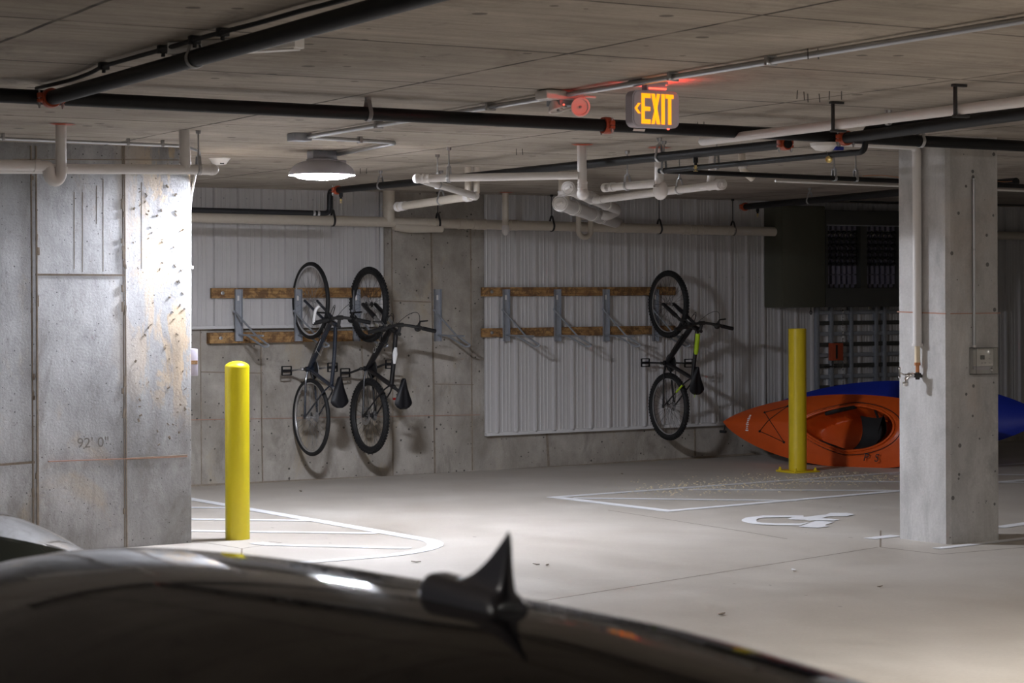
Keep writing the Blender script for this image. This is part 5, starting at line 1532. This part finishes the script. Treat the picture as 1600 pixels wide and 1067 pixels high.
TOP = [(0, .50), (.06, .80), (.16, .93), (.45, 1.10), (.72, 1.225), (.95, 1.275), (1.20, 1.292), (1.38, 1.291), (1.75, 1.276), (2.15, 1.251), (2.50, 1.216), (2.72, 1.165), (3.15, .93), (3.40, .85), (3.85, .75), (4.05, .62), (4.10, .42)]
BELT = [(0, .50), (.06, .78), (.2, .88), (.6, .90), (3.0, .86), (3.4, .82), (4.0, .62), (4.1, .42)]
def car(lab, origin, ang, paint, antenna=True):
    """local: x = across (-.85...85), y = along from the rear bumper, z up from the ground"""
    R0 = thing('car', lab, 'car', (0, 0, 0))
    R0.matrix_world = Matrix.Translation(origin) @ Matrix.Rotation(ang, 4, 'Z')
    def sect(s):
        top = cr_interp(TOP, s); belt = min(cr_interp(BELT, s), top - .002)
        pin = 1 - .10 * max(0, 1 - s / .35) ** 2 - .14 * max(0, (s - 3.6) / .5) ** 2
        hw = .865 * pin; gh = max(0, top - belt)
        tw = hw - min(.30, gh * .72)          # tumblehome
        P = [(-hw * .93, .17), (-hw * .985, .30), (-hw, .50), (-hw * .99, belt * .96), (-hw * .965, belt)]
        crown = .265 * min(1, gh * 3)
        g = [(-.965 * hw * (1 - k) + -tw * k, belt + (top - crown - belt) * k) for k in (.04, .35, .7, 1.0)]
        P += g
        n = 25
        for i in range(1, n):
            v = -1 + 2 * i / n
            e = abs(v) ** 5
            P.append((tw * v, top - crown * abs(v) ** 1.8))
        Q = [(-x, z) for x, z in P[::-1] if x < -1e-9]
        full = P + [q for q in Q[len([1 for x, z in P if x > 0]):]]
        # mirror exactly: left half + right half
        half = [p for p in P if p[0] <= -1e-6]
        return half + [(-x, z) for x, z in half[::-1]]
    ss = [4.1 * i / 82 for i in range(83)]
    secs = [sect(s) for s in ss]; nn_ = len(secs[0])
    def kind(i, j):
        s = ss[i]; top = cr_interp(TOP, s); belt = cr_interp(BELT, s); jj = min(j, nn_ - 2 - j)
        if jj in (5, 6, 7) and .75 < s < 3.0 and top - belt > .16 and not (1.78 < s < 1.86): return 'glass'
        if jj >= 8 and (.25 < s < .72 or 2.55 < s < 3.20): return 'glass' if jj >= 9 else 'paint'
        return 'roof' if (jj >= 8 and .72 <= s <= 2.55) else 'paint'
    for nm, kd, mt_ in (('body', 'paint', paint), ('roof', 'roof', paint), ('window_glass', 'glass', M['carglass'])):
        t = MB(); cache = {}
        def gv(i, j):
            if (i, j) not in cache: x, z = secs[i][j]; cache[(i, j)] = t.bm.verts.new((x, ss[i], z))
            return cache[(i, j)]
        for i in range(82):
            for j in range(nn_ - 1):
                if kind(i, j) == kd: t._f([gv(i, j), gv(i, j + 1), gv(i + 1, j + 1), gv(i + 1, j)])
        if kd == 'paint':
            t._f([gv(0, j) for j in range(nn_)]); t._f([gv(82, j) for j in range(nn_)][::-1])
            t.box((-.78, .15, .17), (.78, 3.95, .20))
        obj(nm, t, mt_, R0, 40, local=True)
    for y in (.72, 3.28):
        for s_ in (-1, 1):
            t = MB(); t.lathe([(0, -.10), (.20, -.10), (.29, -.09), (.305, -.05), (.305, .05), (.29, .09), (.20, .10), (0, .085)], (s_ * .775, y, .305), (s_, 0, 0), 32); w_ = obj('wheel', t, M['tyre'], R0, local=True)
            t = MB(); t.lathe([(.195, .101), (.19, .095), (.03, .10), (0, .105)], (s_ * .778, y, .305), (s_, 0, 0), 28)
            for k in range(5): a = 2 * pi * k / 5; t.beam((s_ * .882, y, .305), (s_ * .882, y + math.cos(a) * .19, .305 + math.sin(a) * .19), .035, .012, (1, 0, 0))
            obj('hubcap', t, M['alu'], w_, local=True)
    for s_ in (-1, 1):
        t = MB(); t.tube([(s_ * (.865 - .235), .80, 1.10)] if False else [V((s_ * (abs(sect(s)[8][0]) + .002), s, sect(s)[8][1] + .006)) for s in [.95 + .1 * i for i in range(18)]], .008, 8); obj('roof_seal', t, M['cartrim'], R0, local=True)
        t = MB(); t.obox((s_ * .60, .03, .72), (.14, 0, 0), (0, .03, 0), (0, 0, .07), .015); obj('tail_light', t, M['red'], R0, local=True)
        t = MB(); t.ball((s_ * .93, 2.75, .95), .10, (.8, .5, .6), 14); obj('side_mirror', t, paint, R0, local=True)
    t = MB(); t.obox((0, -.004, .55), (.25, 0, 0), (0, .006, 0), (0, 0, .055), .004); obj('plate_holder', t, M['cartrim'], R0, local=True)
    if antenna:
        # shark fin: nose forward (+y), tall blade at the rear
        z0 = cr_interp(TOP, 1.42) - .008; yr = 1.335; Lf = .152
        prof = []
        rows = []
        for i in range(41):
            u = i / 40; y = yr + Lf * (1 - u)            # u = 0 nose, 1 rear
            hb = .029 * (min(1, u / .16) * (2 - min(1, u / .16))) ** .5 * (1 - .10 * u)
            if u > .94: hb *= 1 - .25 * ((u - .94) / .06) ** 2
            bl = 0
            if u > .40: bl = .057 * ((u - .40) / .57) ** 1.6
            if u > .97: bl = .057 * max(0, 1 - (u - .97) / .03) ** .5
            wdt = .020 * (min(1, (u + .02) / .22) * (2 - min(1, (u + .02) / .22))) ** .5
            row = []
            for j in range(31):
                v = -1 + j / 15; av = abs(v)
                z = hb * (1 - av ** 3.5) ** .45 + bl * math.exp(-(av / .26) ** 2.4) * (1 - .06 * av)
                row.append(V((wdt * (v + .0), y, z0 + z)))
            rows.append(row)
        t = MB(); vs = t.grid(rows); t._f(vs[-1])
        for r_ in vs:
            for v_ in r_:
                hgt = v_.co.z - z0
                if hgt > .030: v_.co.y -= (hgt - .030) * .12; v_.co.x *= 1 - min(.4, (hgt - .030) * 8)
        obj('antenna_fin', t, M['finm'], R0, 50, local=True)
    return R0
CARX, CARY = .86, .16
car('dark grey car with a shark fin roof antenna in the near foreground', (CARX, CARY, .048), 0, M['carpaint'])

car('green grey car parked beyond, only its sloping edge showing above the near car roof', (-2.13, 6.2, fz(6.2)), -pi / 2, M['carpaint_g'], False)
# ================================================================ LIGHT
lamp(5.3, 4.2, 'round ceiling lamp above the aisle between camera and column', False)
lamp(13.6, 3.6, 'round ceiling lamp far off to the right of the column', False)
lamp(-2.4, 3.6, 'round ceiling lamp far left behind the camera', False)
lamp(5.5, -4.0, 'round ceiling lamp at the near end of the garage', False)
w = bpy.data.worlds.new('world'); S.world = w; w.use_nodes = True
w.node_tree.nodes['Background'].inputs[0].default_value = (.5, .52, .55, 1)
w.node_tree.nodes['Background'].inputs[1].default_value = .02
S.view_settings.view_transform = 'Standard'; S.view_settings.look = 'None'
S.view_settings.gamma = 1; S.view_settings.use_curve_mapping = False
S.view_settings.exposure = 3.02
S.cycles.use_denoising = True
